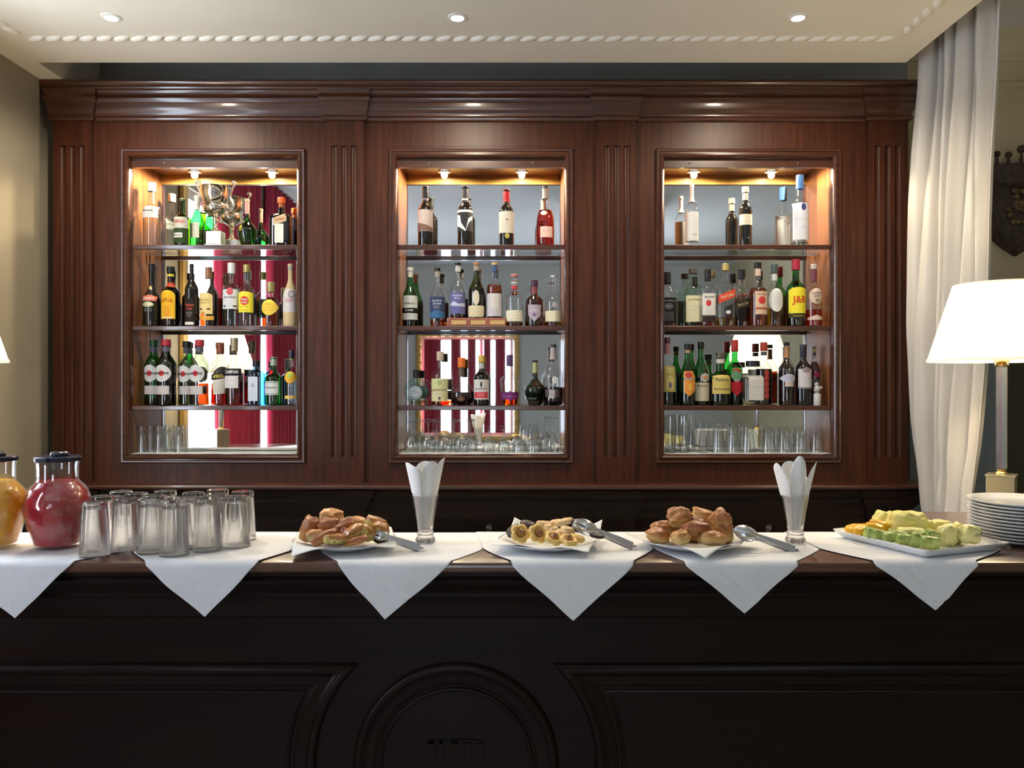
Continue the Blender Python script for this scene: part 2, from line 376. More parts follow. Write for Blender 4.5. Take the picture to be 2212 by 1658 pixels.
under = [(0, .90), (.010, .93), (.012, .935), (.016, .955), (.030, .975), (.036, .985), (.036, 1.0), (.048, 1.012), (.056, 1.03), (.058, 1.046), (0, 1.046)]
obj('ledge_moulding', G().sweep(under, brk(.022)), basew, cab, smooth=28, world=True)
g = G().box(CL+.004, CR-.004, FY, 4.05, 0, 1.05)
for a, b in PIL: g.box(a+.002, b-.002, FY-.02, FY, 0, .93)
obj('base', g, basew, cab, smooth=0, world=True)
g = G()
for (a0, a1), (b0, b1) in zip(PIL[:-1], PIL[1:]):
    g.ringrect(a1+.06, b0-.06, .15, .84, [(0, FY), (0, FY-.012), (.02, FY-.018), (.035, FY-.008), (.05, FY-.008), (.05, FY)])
obj('base_panel_moulding', g, basew, cab, smooth=30, world=True)
g = G().ringrect(fx(848), fx(1270), fz(316), Zc-.012, [(0, FY), (0, FY-.0015), (.004, FY-.0015), (.004, FY)])
obj('frieze_panel', g, mahog, cab, smooth=0, world=True)

SPOTS = []
for k, (x0, x1) in enumerate(NICH):
    g = G().ringrect(x0-.040, x1+.040, NZ0-.0415, NZ1+.034, [(0, FY), (0, FY-.010), (.005, FY-.016), (.012, FY-.014), (.015, FY-.009), (.019, FY-.009), (.023, FY-.017), (.030, FY-.019), (.036, FY-.014), (.0415, FY-.004), (.0415, FY+.032)])
    obj('opening_moulding', g, mahog_h, cab, smooth=38, world=True)
    if k == 0: x1 += .035
    if k == 2: x0 -= .035
    for a_, b_ in ((x0-.015, x0), (x1, x1+.015)): obj('niche_lining', G().box(a_, b_, FY+.03, 4.03, NZ0, NZ1), honey, cab, smooth=0, world=True)
    obj('niche_floor', G().box(x0-.015, x1+.015, FY+.006, 4.03, NZ0-.02, NZ0), mahog_h, cab, smooth=0, world=True)
    obj('niche_ceiling', G().box(x0-.015, x1+.015, FY+.03, 4.03, NZ1, NZ1+.015), honey, cab, smooth=0, world=True)
    obj('valance', G().box(x0, x1, 3.815, 3.832, 2.599, NZ1), mahog_h, cab, smooth=0, world=True)
    obj('valance_liner', G().box(x0, x1, 3.832, 3.836, 2.600, NZ1), golden, cab, smooth=0, world=True)
    g = G()
    for xx in (x0+.19*(x1-x0), x0+.81*(x1-x0)): g.lathe([(0, .004), (.004, .003), (.006, 0)], (0, 0, 0), 10)
    g2 = G(); h = len(g.v)//2
    for q, xx in enumerate((x0+.19*(x1-x0), x0+.81*(x1-x0))):
        g2.add([(xx+x, 3.815-z, 2.620+y) for x, y, z in g.v[q*h:(q+1)*h]], g.f[:len(g.f)//2])
    obj('valance_screws', g2, pbr('dull_screw', (.25, .2, .18), .4, .8), cab, smooth=60, world=True)
    obj('mirror', G().box(x0, x1, MY, MY+.006, NZ0, NZ1), mirror, cab, smooth=0, world=True)
    for zt in (2.225, 1.832, 1.445):
        s = obj('shelf', G().box(x0+.001, x1-.001, 3.837, MY-.002, zt-.012, zt), shelfg, cab, smooth=0, world=True)
        obj('wooden_lip', G().box(x0+.001, x1-.001, 3.815, 3.837, zt-.022, zt), mahog_h, s, smooth=0, bevel=.003)
        g = G()
        for xx in (x0+.012, x1-.012): g.box(xx-.012, xx+.012, 3.96, 3.975, zt-.020, zt-.012)
        obj('shelf_bracket', g, steel, s, smooth=0)
    cx = (NICH[k][0]+NICH[k][1])/2
    for dx in (-.20, .20):
        sp = obj('spotlight', G().lathe([(.034, -.002), (.034, -.006), (.026, -.008), (.024, -.004), (.024, -.002)], (cx+dx, 3.912, NZ1), 20), steel, cab, world=True)
        obj('bulb', G().lathe([(0, -.0045), (.024, -.0045)], (cx+dx, 3.912, NZ1), 20), emis('niche_bulb', (1, .92, .78), 60), sp, smooth=0)
        SPOTS.append((cx+dx, 3.912, NZ1-.02))
for p in SPOTS:
    o = lamp('niche_spot_light', 'SPOT', p, NICHE_W, (1, .80, .52), cab, spot_size=3.08, spot_blend=.3, shadow_soft_size=.016)
# downlights in the soffit
for i, (px, lab) in enumerate(((240, 'round recessed ceiling downlight above the left niche'), (988, 'round recessed ceiling downlight above the centre niche'), (1724, 'round recessed ceiling downlight above the right niche'))):
    Y = 3.11; t = thing('ceiling_downlight', lab, 'ceiling light', (X(px, Y), Y, SOF), 0, 'recessed downlights in the soffit')
    obj('trim_ring', G().lathe([(.024, -.001), (.026, -.006), (.036, -.004), (.038, 0)], n=24), pbr('white_ring', (.8, .78, .72), .4), t)
    obj('bulb', G().lathe([(0, -.008), (.014, -.007), (.024, -.001)], n=20), emis('downlight_bulb', (1, .93, .82), 40), t)
    lamp('downlight', 'SPOT', (X(px, Y), Y, SOF-.02), DOWN_W, (1, .86, .66), t, spot_size=2.5, spot_blend=.6, shadow_soft_size=.03).rotation_euler = (.30, 0, 0)

# ================================================================ BAR COUNTER
CT = 1.098; CE = 2.0; CB = 2.40
bar = thing('bar_counter', 'long dark wooden bar counter with moulded edge and arched front panels in the foreground', 'bar counter', (0, 2.2, 0))
BL, BR = -2.10, 3.3
nose = [(0, CT-.040), (.0, CT-.030), (.052, CT-.030), (.060, CT-.024), (.062, CT-.012), (.058, CT-.003), (.050, CT), (-.33, CT), (-.33, CT-.040)]
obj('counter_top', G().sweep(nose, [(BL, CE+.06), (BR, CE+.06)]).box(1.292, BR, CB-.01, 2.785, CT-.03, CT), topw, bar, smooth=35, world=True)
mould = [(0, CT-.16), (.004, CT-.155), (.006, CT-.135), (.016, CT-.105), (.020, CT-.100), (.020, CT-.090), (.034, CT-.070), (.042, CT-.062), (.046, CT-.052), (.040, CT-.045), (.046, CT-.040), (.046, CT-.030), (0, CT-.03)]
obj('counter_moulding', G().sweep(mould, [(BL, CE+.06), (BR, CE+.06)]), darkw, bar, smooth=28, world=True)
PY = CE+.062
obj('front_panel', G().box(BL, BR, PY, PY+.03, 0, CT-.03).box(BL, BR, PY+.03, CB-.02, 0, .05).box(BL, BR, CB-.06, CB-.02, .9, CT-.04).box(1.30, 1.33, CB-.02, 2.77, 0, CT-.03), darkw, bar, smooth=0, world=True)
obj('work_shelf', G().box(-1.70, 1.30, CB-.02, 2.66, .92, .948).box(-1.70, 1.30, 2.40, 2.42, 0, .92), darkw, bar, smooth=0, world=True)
def bx_(px): return (px-1106)/F*PY
def bz_(py): return EYE-(py-829)/F*PY
mp = [(-.014, 0), (-.014, .006), (-.008, .014), (0, .018), (.008, .014), (.012, .008), (.026, .006), (.040, .004), (.046, 0)]
ccx, ccz = bx_(985), bz_(1650)
R1 = (bz_(1440)-ccz); R2 = (bz_(1487)-ccz); R3 = R1*1.49
g = G(); g.xzsweep([(ccx+R1*math.cos(a), ccz+R1*math.sin(a)) for a in [2*PI*i/72 for i in range(73)]], mp, PY, side=1)
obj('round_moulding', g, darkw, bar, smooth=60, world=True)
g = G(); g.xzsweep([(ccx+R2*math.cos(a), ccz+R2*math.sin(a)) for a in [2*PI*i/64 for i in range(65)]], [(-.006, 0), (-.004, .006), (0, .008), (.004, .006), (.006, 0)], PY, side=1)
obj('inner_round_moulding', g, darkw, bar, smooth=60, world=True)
zt = bz_(1443)
def sidepanel(sgn, xend):
    a0 = math.asin((zt-ccz)/R3); pts = []
    for i in range(25):
        a = a0-(a0*2)*i/24; pts.append((ccx+sgn*R3*math.cos(a), ccz+R3*math.sin(a)))
    top = [(xend, zt), pts[0]]
    g = G()
    g.xzsweep([top[0]]+pts, mp, PY, side=sgn)
    R4 = R3+.060; z4 = zt-.060; a4 = math.asin((z4-ccz)/R4)
    p4 = [(ccx+sgn*R4*math.cos(a4-(2*a4)*i/24), ccz+R4*math.sin(a4-(2*a4)*i/24)) for i in range(25)]
    sm = [(-.005, 0), (-.003, .006), (0, .007), (.003, .006), (.005, 0)]
    g.xzsweep([(xend, z4)]+p4, sm, PY)
    return g
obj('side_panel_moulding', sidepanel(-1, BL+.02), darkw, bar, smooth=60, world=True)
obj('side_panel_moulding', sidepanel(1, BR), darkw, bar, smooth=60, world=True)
g = G()
for x0, x1, z0, z1 in ((925, 940, 1597, 1645), (925, 965, 1597, 1606), (948, 958, 1597, 1645), (975, 990, 1597, 1645), (975, 1045, 1597, 1604), (1005, 1018, 1600, 1645), (1030, 1044, 1600, 1645)):
    g.box(bx_(x0), bx_(x1), PY-.004, PY, bz_(z1), bz_(z0))
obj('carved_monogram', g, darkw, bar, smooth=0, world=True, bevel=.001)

# ================================================================ IVORY CURTAIN AND CARVED CREST
def lerp_tab(t, tab):
    for (a, va), (b, vb) in zip(tab[:-1], tab[1:]):
        if t <= b: return va+(vb-va)*(t-a)/(b-a)
    return tab[-1][1]
Lt = [(-200, 1990), (150, 1988), (300, 1976), (420, 1970), (700, 1966), (900, 1974), (1000, 1984), (1100, 1992), (1600, 1990)]
Rt = [(-200, 2180), (0, 2170), (200, 2164), (400, 2152), (600, 2144), (800, 2131), (950, 2112), (1090, 2090), (1600, 2085)]
g = G(); nu, nv = 120, 60; V = []
for j in range(nv+1):
    z = .04+(3.3-.04)*j/nv
    py = 829-(z-EYE)*F/3.4
    p = Vector((X(lerp_tab(py, Lt), 3.66), 3.66)); q = Vector((X(lerp_tab(py, Rt), 3.08), 3.08)); d = q-p; nr = Vector((-d.y, d.x)).normalized()
    low = max(0, min(1, (1.4-z)/.6))
    for i in range(nu+1):
        u = i/nu; uu = u+.05*math.sin(u*5+z*.8)
        a = .036*math.sin(uu*2*PI*6.5+.6*math.sin(z*1.3))+.018*math.sin(uu*2*PI*2.3+1.2*z)+.009*math.sin(uu*2*PI*15+2)
        a = a*(1-.45*low)+.035*low*noise.noise(Vector((u*5, z*7, 3)))
        f = min(1, u*8, (1-u)*8); w = p+d*u+nr*a*(.35+.65*f)
        V.append((w.x, w.y, z))
g.add(V, [(j*(nu+1)+i, j*(nu+1)+i+1, (j+1)*(nu+1)+i+1, (j+1)*(nu+1)+i) for j in range(nv) for i in range(nu)])
o = obj('curtain', g, curtm, smooth=80); so = o.modifiers.new('s', 'SOLIDIFY'); so.thickness = .003
tag(o, 'ivory floor-length curtain hanging in folds at the right of the cabinet, behind the lamp', 'curtain')
tag(obj('curtain_rail', G().tube([(1.86, 2.95, 3.31), (1.86, 3.75, 3.31)], .014), brass, smooth=50), 'brass rail carrying the ivory curtain beside the soffit', 'curtain rail')

cr = thing('wall_crest', 'dark carved wooden crest with a crown, hanging on the olive wall at the right', 'crest', (2.60, 4.05, 2.46))
crw = ramp2('carved_dark_wood', (.03, .02, .013), (.08, .055, .035), nscale=30, rough=.6, bump=.4)
g = G(); out = []
for t, r in ((90, .13), (70, .15), (50, .185), (30, .165), (12, .18), (-10, .175), (-30, .19), (-50, .20), (-70, .215), (-90, .25)): out.append((t, r))
pts = [(r*math.cos(math.radians(t)), r*math.sin(math.radians(t))) for t, r in out]+[(-r*math.cos(math.radians(t)), r*math.sin(math.radians(t))) for t, r in out[-2:0:-1]]
n = len(pts); V = []
for s_, y in ((1, .03), (1, .005), (.93, -.012), (.82, -.004), (.74, .004), (.55, -.008), (.2, -.018), (0, -.02)):
    V += [(x*s_, y, z*s_) for x, z in pts]
g.add(V, [(j*n+i, j*n+(i+1) % n, (j+1)*n+(i+1) % n, (j+1)*n+i) for j in range(7) for i in range(n)])
obj('shield', g, crw, cr, smooth=50)
random.seed(5); g = G()
for i in range(26):
    a, r = random.uniform(0, 2*PI), random.uniform(0, .085); g.ball((r*math.cos(a), -.018, r*math.sin(a)), (.02, .012, .016), 8)
obj('relief', g, ramp2('gilded_relief', (.06, .035, .018), (.22, .14, .06), nscale=40, rough=.5), cr, smooth=60)
g = G().lathe([(.125, 0), (.14, .01), (.132, .05), (.142, .085), (.150, .09), (.15, .10), (.12, .10)], (0, .02, .12), 28, PI, 2*PI, dy=.35)
for i in range(7):
    a = PI+PI*(i+.5)/7; x = .142*math.cos(a); y = .02+.05*math.sin(a); h = .05+.02*(i == 3)+.008*(i % 2)
    g.tube([(x, y, .21), (x*1.02, y-.004, .21+h*.7)], [.010, .006]).ball((x*1.02, y-.004, .21+h), .017 if i != 3 else .021, 10)
obj('crown', g, crw, cr, smooth=50)
# ================================================================ ON THE COUNTER
# ---- white napkin cloths laid corner-down over the counter edge
def cloth(tip, yt, bl, br, al, ar, el, er, label, k, crease):
    """tip px, tip py; back left/right px; apex left/right (px) at py 1187; edge left/right px at py 1213"""
    rows = []; H = EYE-CT
    def YY(py): return H*F/(py-829)
    Ya, Ye = YY(1187), 2.004
    r2 = .052
    zt_ = Z(yt, 1.993); L = (CT-.004)-zt_
    N = 56; g = G(); V = []
    stations = []
    for i in range(9): t = i/8; Yv = 2.386+(Ya-2.386)*t; stations.append((Yv, CT, X(bl, Ya)+(X(al, Ya)-X(bl, Ya))*min(1, t*1), X(br, Ya)+(X(ar, Ya)-X(br, Ya))*min(1, t*1)))
    for i in range(1, 7):
        t = i/6; Yv = Ya+(Ye-Ya)*t; c = t**1.15
        stations.append((Yv, CT, X(al, Ya)+(X(el, Ye)-X(al, Ya))*c, X(ar, Ya)+(X(er, Ye)-X(ar, Ya))*c))
    xt = X(tip, 1.993)
    M = 26
    for i in range(1, M+1):
        t = i/M
        yv = 1.9965-(.0035 if t > .03 else 0)-.003*math.sin(PI*t)
        wob = .004*math.sin(t*7+k)
        stations.append((yv, CT-.003-L*t, X(el, Ye)+(xt-X(el, Ye))*t+wob*(1-t), X(er, Ye)+(xt-X(er, Ye))*t-wob*(1-t)))
    for j, (yv, z, xl, xr) in enumerate(stations):
        for i in range(N+1):
            u = i/N; x = xl+(xr-xl)*u; on = j < 15
            if on:
                b = .0014*max(0, noise.noise(Vector((x*7+k, yv*8, k*1.7)))) ; V.append((x, yv, z+.0016+b+(.0020 if k % 2 else 0)))
            else:
                b = .010*noise.noise(Vector((x*5+k*3, z*4, k)))+.003*noise.noise(Vector((x*16, z*14, k)))
                d = (x-crease[0])*math.cos(crease[2])+(z-crease[1])*math.sin(crease[2])
                b += .0035*math.exp(-(d/.004)**2)-.002*math.exp(-((d-.012)/.01)**2)
                V.append((x, yv-abs(b)*.9*min(1, (j-14)/4), z))
    n = N+1
    g.add(V, [(j*n+i, j*n+i+1, (j+1)*n+i+1, (j+1)*n+i) for j in range(len(stations)-1) for i in range(N)])
    o = obj('napkin_cloth', g, linen, smooth=80, fix=False); s_ = o.modifiers.new('s', 'SOLIDIFY'); s_.thickness = .001; s_.offset = 0
    return tag(o, label, 'cloth', 'white cloths draped point-down along the counter')
def crz(px, py, a): return (X(px, 1.99), Z(py, 1.99), a)
cloth(33, 1335, -260, 240, -150, 281, -110, 162, 'white cloth under the juice pitchers, cut off by the left edge of the picture', 0, crz(-60, 1260, .7))
cloth(443, 1332, 200, 660, 283, 640, 312, 560, 'white cloth hanging point-down below the rows of upturned glasses', 1, crz(380, 1235, .75))
cloth(832, 1337, 600, 1060, 690, 1042, 728, 975, 'white cloth hanging point-down below the pastry slices and the left napkin glass', 2, crz(785, 1225, .9))
cloth(1238, 1341, 1020, 1430, 1044, 1412, 1103, 1370, 'white cloth hanging point-down below the cookie plate', 3, crz(1185, 1235, .85))
cloth(1608, 1325, 1400, 1785, 1416, 1770, 1478, 1722, 'white cloth hanging point-down below the brioche plate and tongs', 4, crz(1545, 1228, .85))
cloth(2020, 1318, 1760, 2120, 1772, 2162, 1885, 2108, 'white cloth hanging point-down below the fruit platter', 5, crz(1945, 1228, .95))
TOP = CT+.0052      # resting height on the cloths
# ---- juice pitchers
def pitcher(px, Y, juice, lab):
    t = thing('juice_pitcher', lab, 'pitcher', (X(px, Y), Y, TOP))
    body = [(.050, 0), (.056, .004), (.064, .03), (.076, .075), (.083, .105), (.084, .122), (.080, .142), (.070, .162), (.056, .178), (.0525, .186), (.052, .215), (.0535, .232), (.055, .236)]
    V = G(); n = 48
    pr = smooth_path([(r, z, 0) for r, z in body], 3)
    pr = [(p.x, p.y) for p in pr]
    outer = pr; inner = [(r-.003, z) for r, z in pr if z > .008][::-1]
    g = G().lathe([(0, 0)]+outer, n=n)
    # moulded fruit relief on the body
    def relief(x, y, z):
        if .02 < z < .165:
            a = math.atan2(y, x); v = noise.noise(Vector((a*3.2+9, z*42, 2)))+.5*noise.noise(Vector((a*7, z*90, 5)))
            d = 1+.055*max(0, v)*math.sin(PI*(z-.02)/.145); return (x*d, y*d, z)
        return (x, y, z)
    g.v = [relief(*p) for p in g.v]
    gi = G().lathe(inner+[(0, .008)], n=n)
    g.add(gi.v, gi.f)
    obj('glass_body', g, thin('pitcher_glass', (.98, .98, .98), (.85, .87, .88), .04), t, smooth=50)
    j = [(max(.001, r-.0034), z) for r, z in pr if .008 < z < .181]
    gj = G().lathe([(0, .009)]+j+[(0, j[-1][1])], n=n); gj.v = [relief(*p) for p in gj.v]
    obj('juice', gj, juice, t, smooth=50)
    g = G().lathe([(.049, .236), (.057, .236), (.058, .240), (.058, .246), (.055, .249), (0, .250)], n=n)
    g.box(-.016, .012, -.074, -.05, .239, .248)
    obj('lid', g, pt('navy_plastic_lid', (.015, .018, .04), .25), t, smooth=40)
    g = G().lathe([(.022, .25), (.024, .252), (.023, .258), (.018, .2615), (0, .262)], (.006, 0, 0), n=n)
    obj('lid_knob', g, pt('navy_plastic_lid', (.015, .018, .04), .25), t, smooth=40)
    return t
oj = pbr('orange_juice', (1.0, .50, .012), .3, coat=.3, sss=.6, bump=(70, .5, .004)); rj = pbr('red_juice', (.42, .014, .024), .3, coat=.3, sss=.3, bump=(70, .5, .004))
pitcher(-13, 2.165, oj, 'glass pitcher of orange juice, cut off at the left edge of the bar')
pitcher(124, 2.165, rj, 'glass pitcher of red juice beside the upturned glasses')
# ---- sixteen upturned highball glasses
pos = [(205, 2.06), (272, 2.127), (222, 2.165), (262, 2.262), (296, 2.222), (329, 2.09), (376, 2.062), (335, 2.18), (356, 2.272), (420, 2.235), (404, 2.152), (448, 2.118), (462, 2.207), (470, 2.300), (511, 2.165), (524, 2.262)]
P = [Vector((X(p, y), y)) for p, y in pos]
for _ in range(120):
    for i in range(16):
        for j in range(i+1, 16):
            d = P[j]-P[i]
            if d.length < .0775: q = d.normalized()*(.0775-d.length)/2; P[i] -= q; P[j] += q
hg = [(.0285, 0), (.0300, .0015), (.0305, .006), (.0325, .04), (.0355, .10), (.0375, .1385), (.0372, .1395)]
def ribbed(prof, n, k, amp):
    g = G().lathe(prof, n=n)
    g.v = [(x*(1+amp*math.cos(k*math.atan2(y, x))), y*(1+amp*math.cos(k*math.atan2(y, x))), z) for x, y, z in g.v]; return g
proto = flip(G().lathe([(0, 0)]+hg, n=60), .1395)
ki = flip(ribbed([(.0355, .1395), (.0335, .10), (.0305, .04), (.0280, .018), (.024, .0145), (0, .0135)], 60, 10, .012), .1395); proto.add(ki.v, ki.f)
proto.lathe([(.0372, 0), (.0355, 0)], n=60)
names = ['front left corner, nearest the red pitcher', 'second in the front row, behind the leftmost', 'left side, just behind the front corner glass', 'back left of the group', 'back row, second from the left',
         'front row, third from the left', 'front row, fourth from the left', 'middle row, behind the third front glass', 'back row, third from the left', 'back of the group, right of centre', 'middle row, behind the fourth front glass',
         'front row, fifth from the left', 'middle row, behind the fifth front glass', 'back row, fifth from the left', 'front right corner of the group', 'back right corner of the group']
gmat = glassr
first = None
for p, nm in zip(P, names):
    lab = 'upturned clear highball glass on the white cloth, '+nm
    if first is None:
        first = obj('highball_glass', proto, gmat, smooth=35); o = first
    else:
        o = first.copy(); COL.objects.link(o)
    o.location = (p.x, p.y, TOP); tag(o, lab, 'glass', 'upturned highball glasses on the counter')
# ---- flared glasses holding paper napkins
def napkin_glass(px, Y, peaks, lab, lab2, seed):
    x = X(px, Y); h = .132
    pr = [(.026, 0), (.0285, .002), (.0285, .008), (.024, .014), (.0225, .020), (.0240, .024), (.0215, .030), (.0235, .05), (.030, .09), (.0375, h)]
    inn = [(.0355, h), (.028, .09), (.0215, .05), (.019, .032), (0, .028)]
    g = G().lathe([(0, .003)]+pr+inn, n=36)
    o = obj('flared_glass', g, glassr, smooth=40); o.location = (x, Y, TOP); tag(o, lab, 'glass', 'flared glasses holding napkins')
    rnd = random.Random(seed)
    t = thing('paper_napkins', lab2, 'napkins', (x, Y, TOP+.034), 0, 'bunches of paper napkins')
    for i, (a0, a1, rt, z1, zpk, zb) in enumerate(peaks):
        g = G(); nu, nv = 16, 16; V = []
        for j in range(nv+1):
            v = j/nv
            for k in range(nu+1):
                u = k/nu; a = math.radians(a0+(a1-a0)*u)
                pk = 1-abs(2*u-1)**1.9
                top = z1+(zpk-z1)*pk
                z = top*v
                rb = .0165-.0012*i
                rr = rb+(rt-rb)*(z/.21)**(1.0)+.002*math.sin(u*9+i*2)*v
                if z < .096: rr = min(rr, .0172+(z/.096)*.0155-.0012*i)
                V.append((rr*math.cos(a), rr*math.sin(a), z+zb*v*(u-.5)))
        g.add(V, [(j*(nu+1)+k, j*(nu+1)+k+1, (j+1)*(nu+1)+k+1, (j+1)*(nu+1)+k) for j in range(nv) for k in range(nu)])
        o = obj('napkin', g, paper, t, smooth=70); s_ = o.modifiers.new('s', 'SOLIDIFY'); s_.thickness = .0012; s_.offset = -1
napkin_glass(919, 2.233, [(150, 262, .060, .175, .192, .0), (255, 330, .052, .170, .198, .02), (300, 400, .056, .165, .205, .0), (200, 290, .046, .150, .178, .0), (40, 150, .05, .16, .19, 0)],
             'flared footed glass full of white napkins, between the pastry slices and the cookies', 'white paper napkins fanned out of the left flared glass', 3)
napkin_glass(1718, 2.233, [(150, 235, .066, .135, .19, .0), (230, 300, .048, .16, .213, .0), (290, 365, .060, .13, .195, .0), (215, 325, .042, .14, .165, .0), (30, 150, .05, .15, .19, 0)],
             'flared footed glass full of white napkins, between the brioches and the fruit', 'white paper napkins fanned like petals out of the right flared glass', 4)

# ---- plates with paper liners
def plate(px, Y, lab, r=.14):
    x = X(px, Y); g = G().lathe([(0, .0), (.078, .0), (.082, .002), (.10, .006), (r-.004, .018), (r, .0205), (r, .0225), (r-.006, .0215), (.10, .0105), (.083, .0058), (0, .0052)], n=64)
    o = obj('dinner_plate', g, china, smooth=40); o.location = (x, Y, TOP); tag(o, lab, 'plate'); return Vector((x, Y, TOP))
def liner(c, half, rot, lab, seed, corners, r=.14):
    """square paper sheet resting in the plate; corners lists how far each corner sinks below / rises above the rim"""
    g = G(); n = 40; V = []
    for j in range(n+1):
        for i in range(n+1):
            u, v = i/n*2-1, j/n*2-1; x, y = u*half, v*half
            xx = x*math.cos(rot)-y*math.sin(rot); yy = x*math.sin(rot)+y*math.cos(rot); rr = math.hypot(xx, yy)
            z = .0068 if rr < .083 else .0068+(min(rr, r)-.083)/(r-.083)*.0175
            cu = ((1-u)/2, (1+u)/2); cv = ((1-v)/2, (1+v)/2)
            w = [cu[0]*cv[0], cu[1]*cv[0], cu[1]*cv[1], cu[0]*cv[1]]
            e = max(0, rr-r*1.02)
            z += sum(a*b for a, b in zip(w, corners))*e*1.0+.004*max(0, noise.noise(Vector((xx*14, yy*14, seed))))*min(1, max(0, rr-.07)/.04)
            V.append((xx, yy, z))
    g.add(V, [(j*(n+1)+i, j*(n+1)+i+1, (j+1)*(n+1)+i+1, (j+1)*(n+1)+i) for j in range(n) for i in range(n)])
    o = obj('paper_liner', g, paper, smooth=70); s_ = o.modifiers.new('s', 'SOLIDIFY'); s_.thickness = .0006; s_.offset = 1
    o.location = c; tag(o, lab, 'paper liner')
p1 = plate(745, 2.17, 'round white plate under the glazed pastry slices, hidden by its paper')
liner(p1, .134, math.radians(12), 'white paper sheet under the pastry slices, one corner hanging over the counter edge', 1, (-.42, -.15, 0, -.1))
p2 = plate(1186, 2.17, 'round white plate under the assorted cookies')
liner(p2, .130, math.radians(-14), 'white paper sheet under the assorted cookies', 2, (-.1, -.2, .8, .7))
p3 = plate(1492, 2.17, 'round white plate under the golden brioche rolls')
liner(p3, .130, math.radians(44), 'white paper sheet under the brioche rolls with its point toward the front', 3, (-.45, -.2, .1, .35))

# ---- food helpers
def lump(size, seed, amp=.12, fr=2.2, sq=2.0, sub=3, flat=0, crease=0):
    bm = bmesh.new(); bmesh.ops.create_icosphere(bm, subdivisions=sub, radius=1); g = G()
    for v in bm.verts:
        p = v.co.normalized()
        if sq != 2.0:
            k = (abs(p.x)**sq+abs(p.y)**sq+abs(p.z)**sq)**(-1/sq); p = p*k
        d = 1+amp*noise.noise(Vector((p.x*fr+seed, p.y*fr, p.z*fr+seed*2)))+amp*.35*noise.noise(Vector((p.x*fr*3, p.y*fr*3+seed, p.z*fr*3)))
        if crease:
            t = p.y*.8+.25*math.sin(p.x*2.2+seed)-.15; d -= crease*math.exp(-(t/.13)**2)*max(0, p.z+.3); d *= 1-.25*abs(p.x)**3+.10*abs(math.sin(p.x*2+seed))
        q = p*d
        if flat and q.z < -flat: q.z = -flat
        v.co = Vector((q.x*size[0], q.y*size[1], q.z*size[2]))
    bm.verts.index_update()
    g.add([v.co[:] for v in bm.verts], [[v.index for v in f.verts] for f in bm.faces]); bm.free(); return g
def place(o, c, rot=(0, 0, 0), drop=0):
    o.location = c; o.rotation_euler = rot
def bread_mat(name, low, top, burnt, scale=30):
    m = bpy.data.materials.new(name); m.use_nodes = True; nt = m.node_tree; L = nt.links.new; n = nt.nodes['Principled BSDF']
    tc = nt.nodes.new('ShaderNodeTexCoord'); sp = nt.nodes.new('ShaderNodeSeparateXYZ'); no = nt.nodes.new('ShaderNodeTexNoise'); ad = nt.nodes.new('ShaderNodeMath'); r = nt.nodes.new('ShaderNodeValToRGB'); mu = nt.nodes.new('ShaderNodeMath')
    mu.operation = 'MULTIPLY_ADD'; mu.inputs[1].default_value = .5; mu.inputs[2].default_value = -.25
    L(tc.outputs['Generated'], sp.inputs[0]); no.inputs['Scale'].default_value = scale*.12; no.inputs['Detail'].default_value = 5
    L(tc.outputs['Generated'], no.inputs['Vector']); L(no.outputs['Fac'], mu.inputs[0]); L(sp.outputs['Z'], ad.inputs[0]); L(mu.outputs[0], ad.inputs[1]); L(ad.outputs[0], r.inputs[0])
    e = r.color_ramp.elements; e[0].position = .22; e[0].color = (*low, 1); e[1].position = .95; e[1].color = (*burnt, 1); k = e.new(.52); k.color = (*top, 1)
    L(r.outputs[0], n.inputs['Base Color']); S(n, 'Roughness', .45); S(n, 'Coat Weight', .25); S(n, 'Coat Roughness', .3)
    b = nt.nodes.new('ShaderNodeBump'); b.inputs['Strength'].default_value = .4; b.inputs['Distance'].default_value = .002; n2 = nt.nodes.new('ShaderNodeTexNoise'); n2.inputs['Scale'].default_value = 18
    L(tc.outputs['Generated'], n2.inputs['Vector']); L(n2.outputs['Fac'], b.inputs['Height']); L(b.outputs['Normal'], n.inputs['Normal'])
    return m
brio = bread_mat('baked_brioche', (.62, .40, .14), (.47, .19, .045), (.30, .085, .018))
brio2 = bread_mat('pale_brioche', (.66, .47, .20), (.60, .33, .09), (.42, .16, .035))
brio3 = bread_mat('dark_brioche', (.50, .22, .06), (.36, .11, .025), (.24, .06, .014))
GRP3 = 'brioche rolls piled on a plate'
def item(name, g, mat, c, base, pxpy, depth, rot, lab, cat, group, smooth=60):
    """put an item so that its centre shows at (px, py) at the given depth"""
    o = obj(name, g, mat, smooth=smooth); o.location = (X(pxpy[0], depth), depth, Z(pxpy[1], depth)); o.rotation_euler = rot
    return tag(o, lab, cat, group)
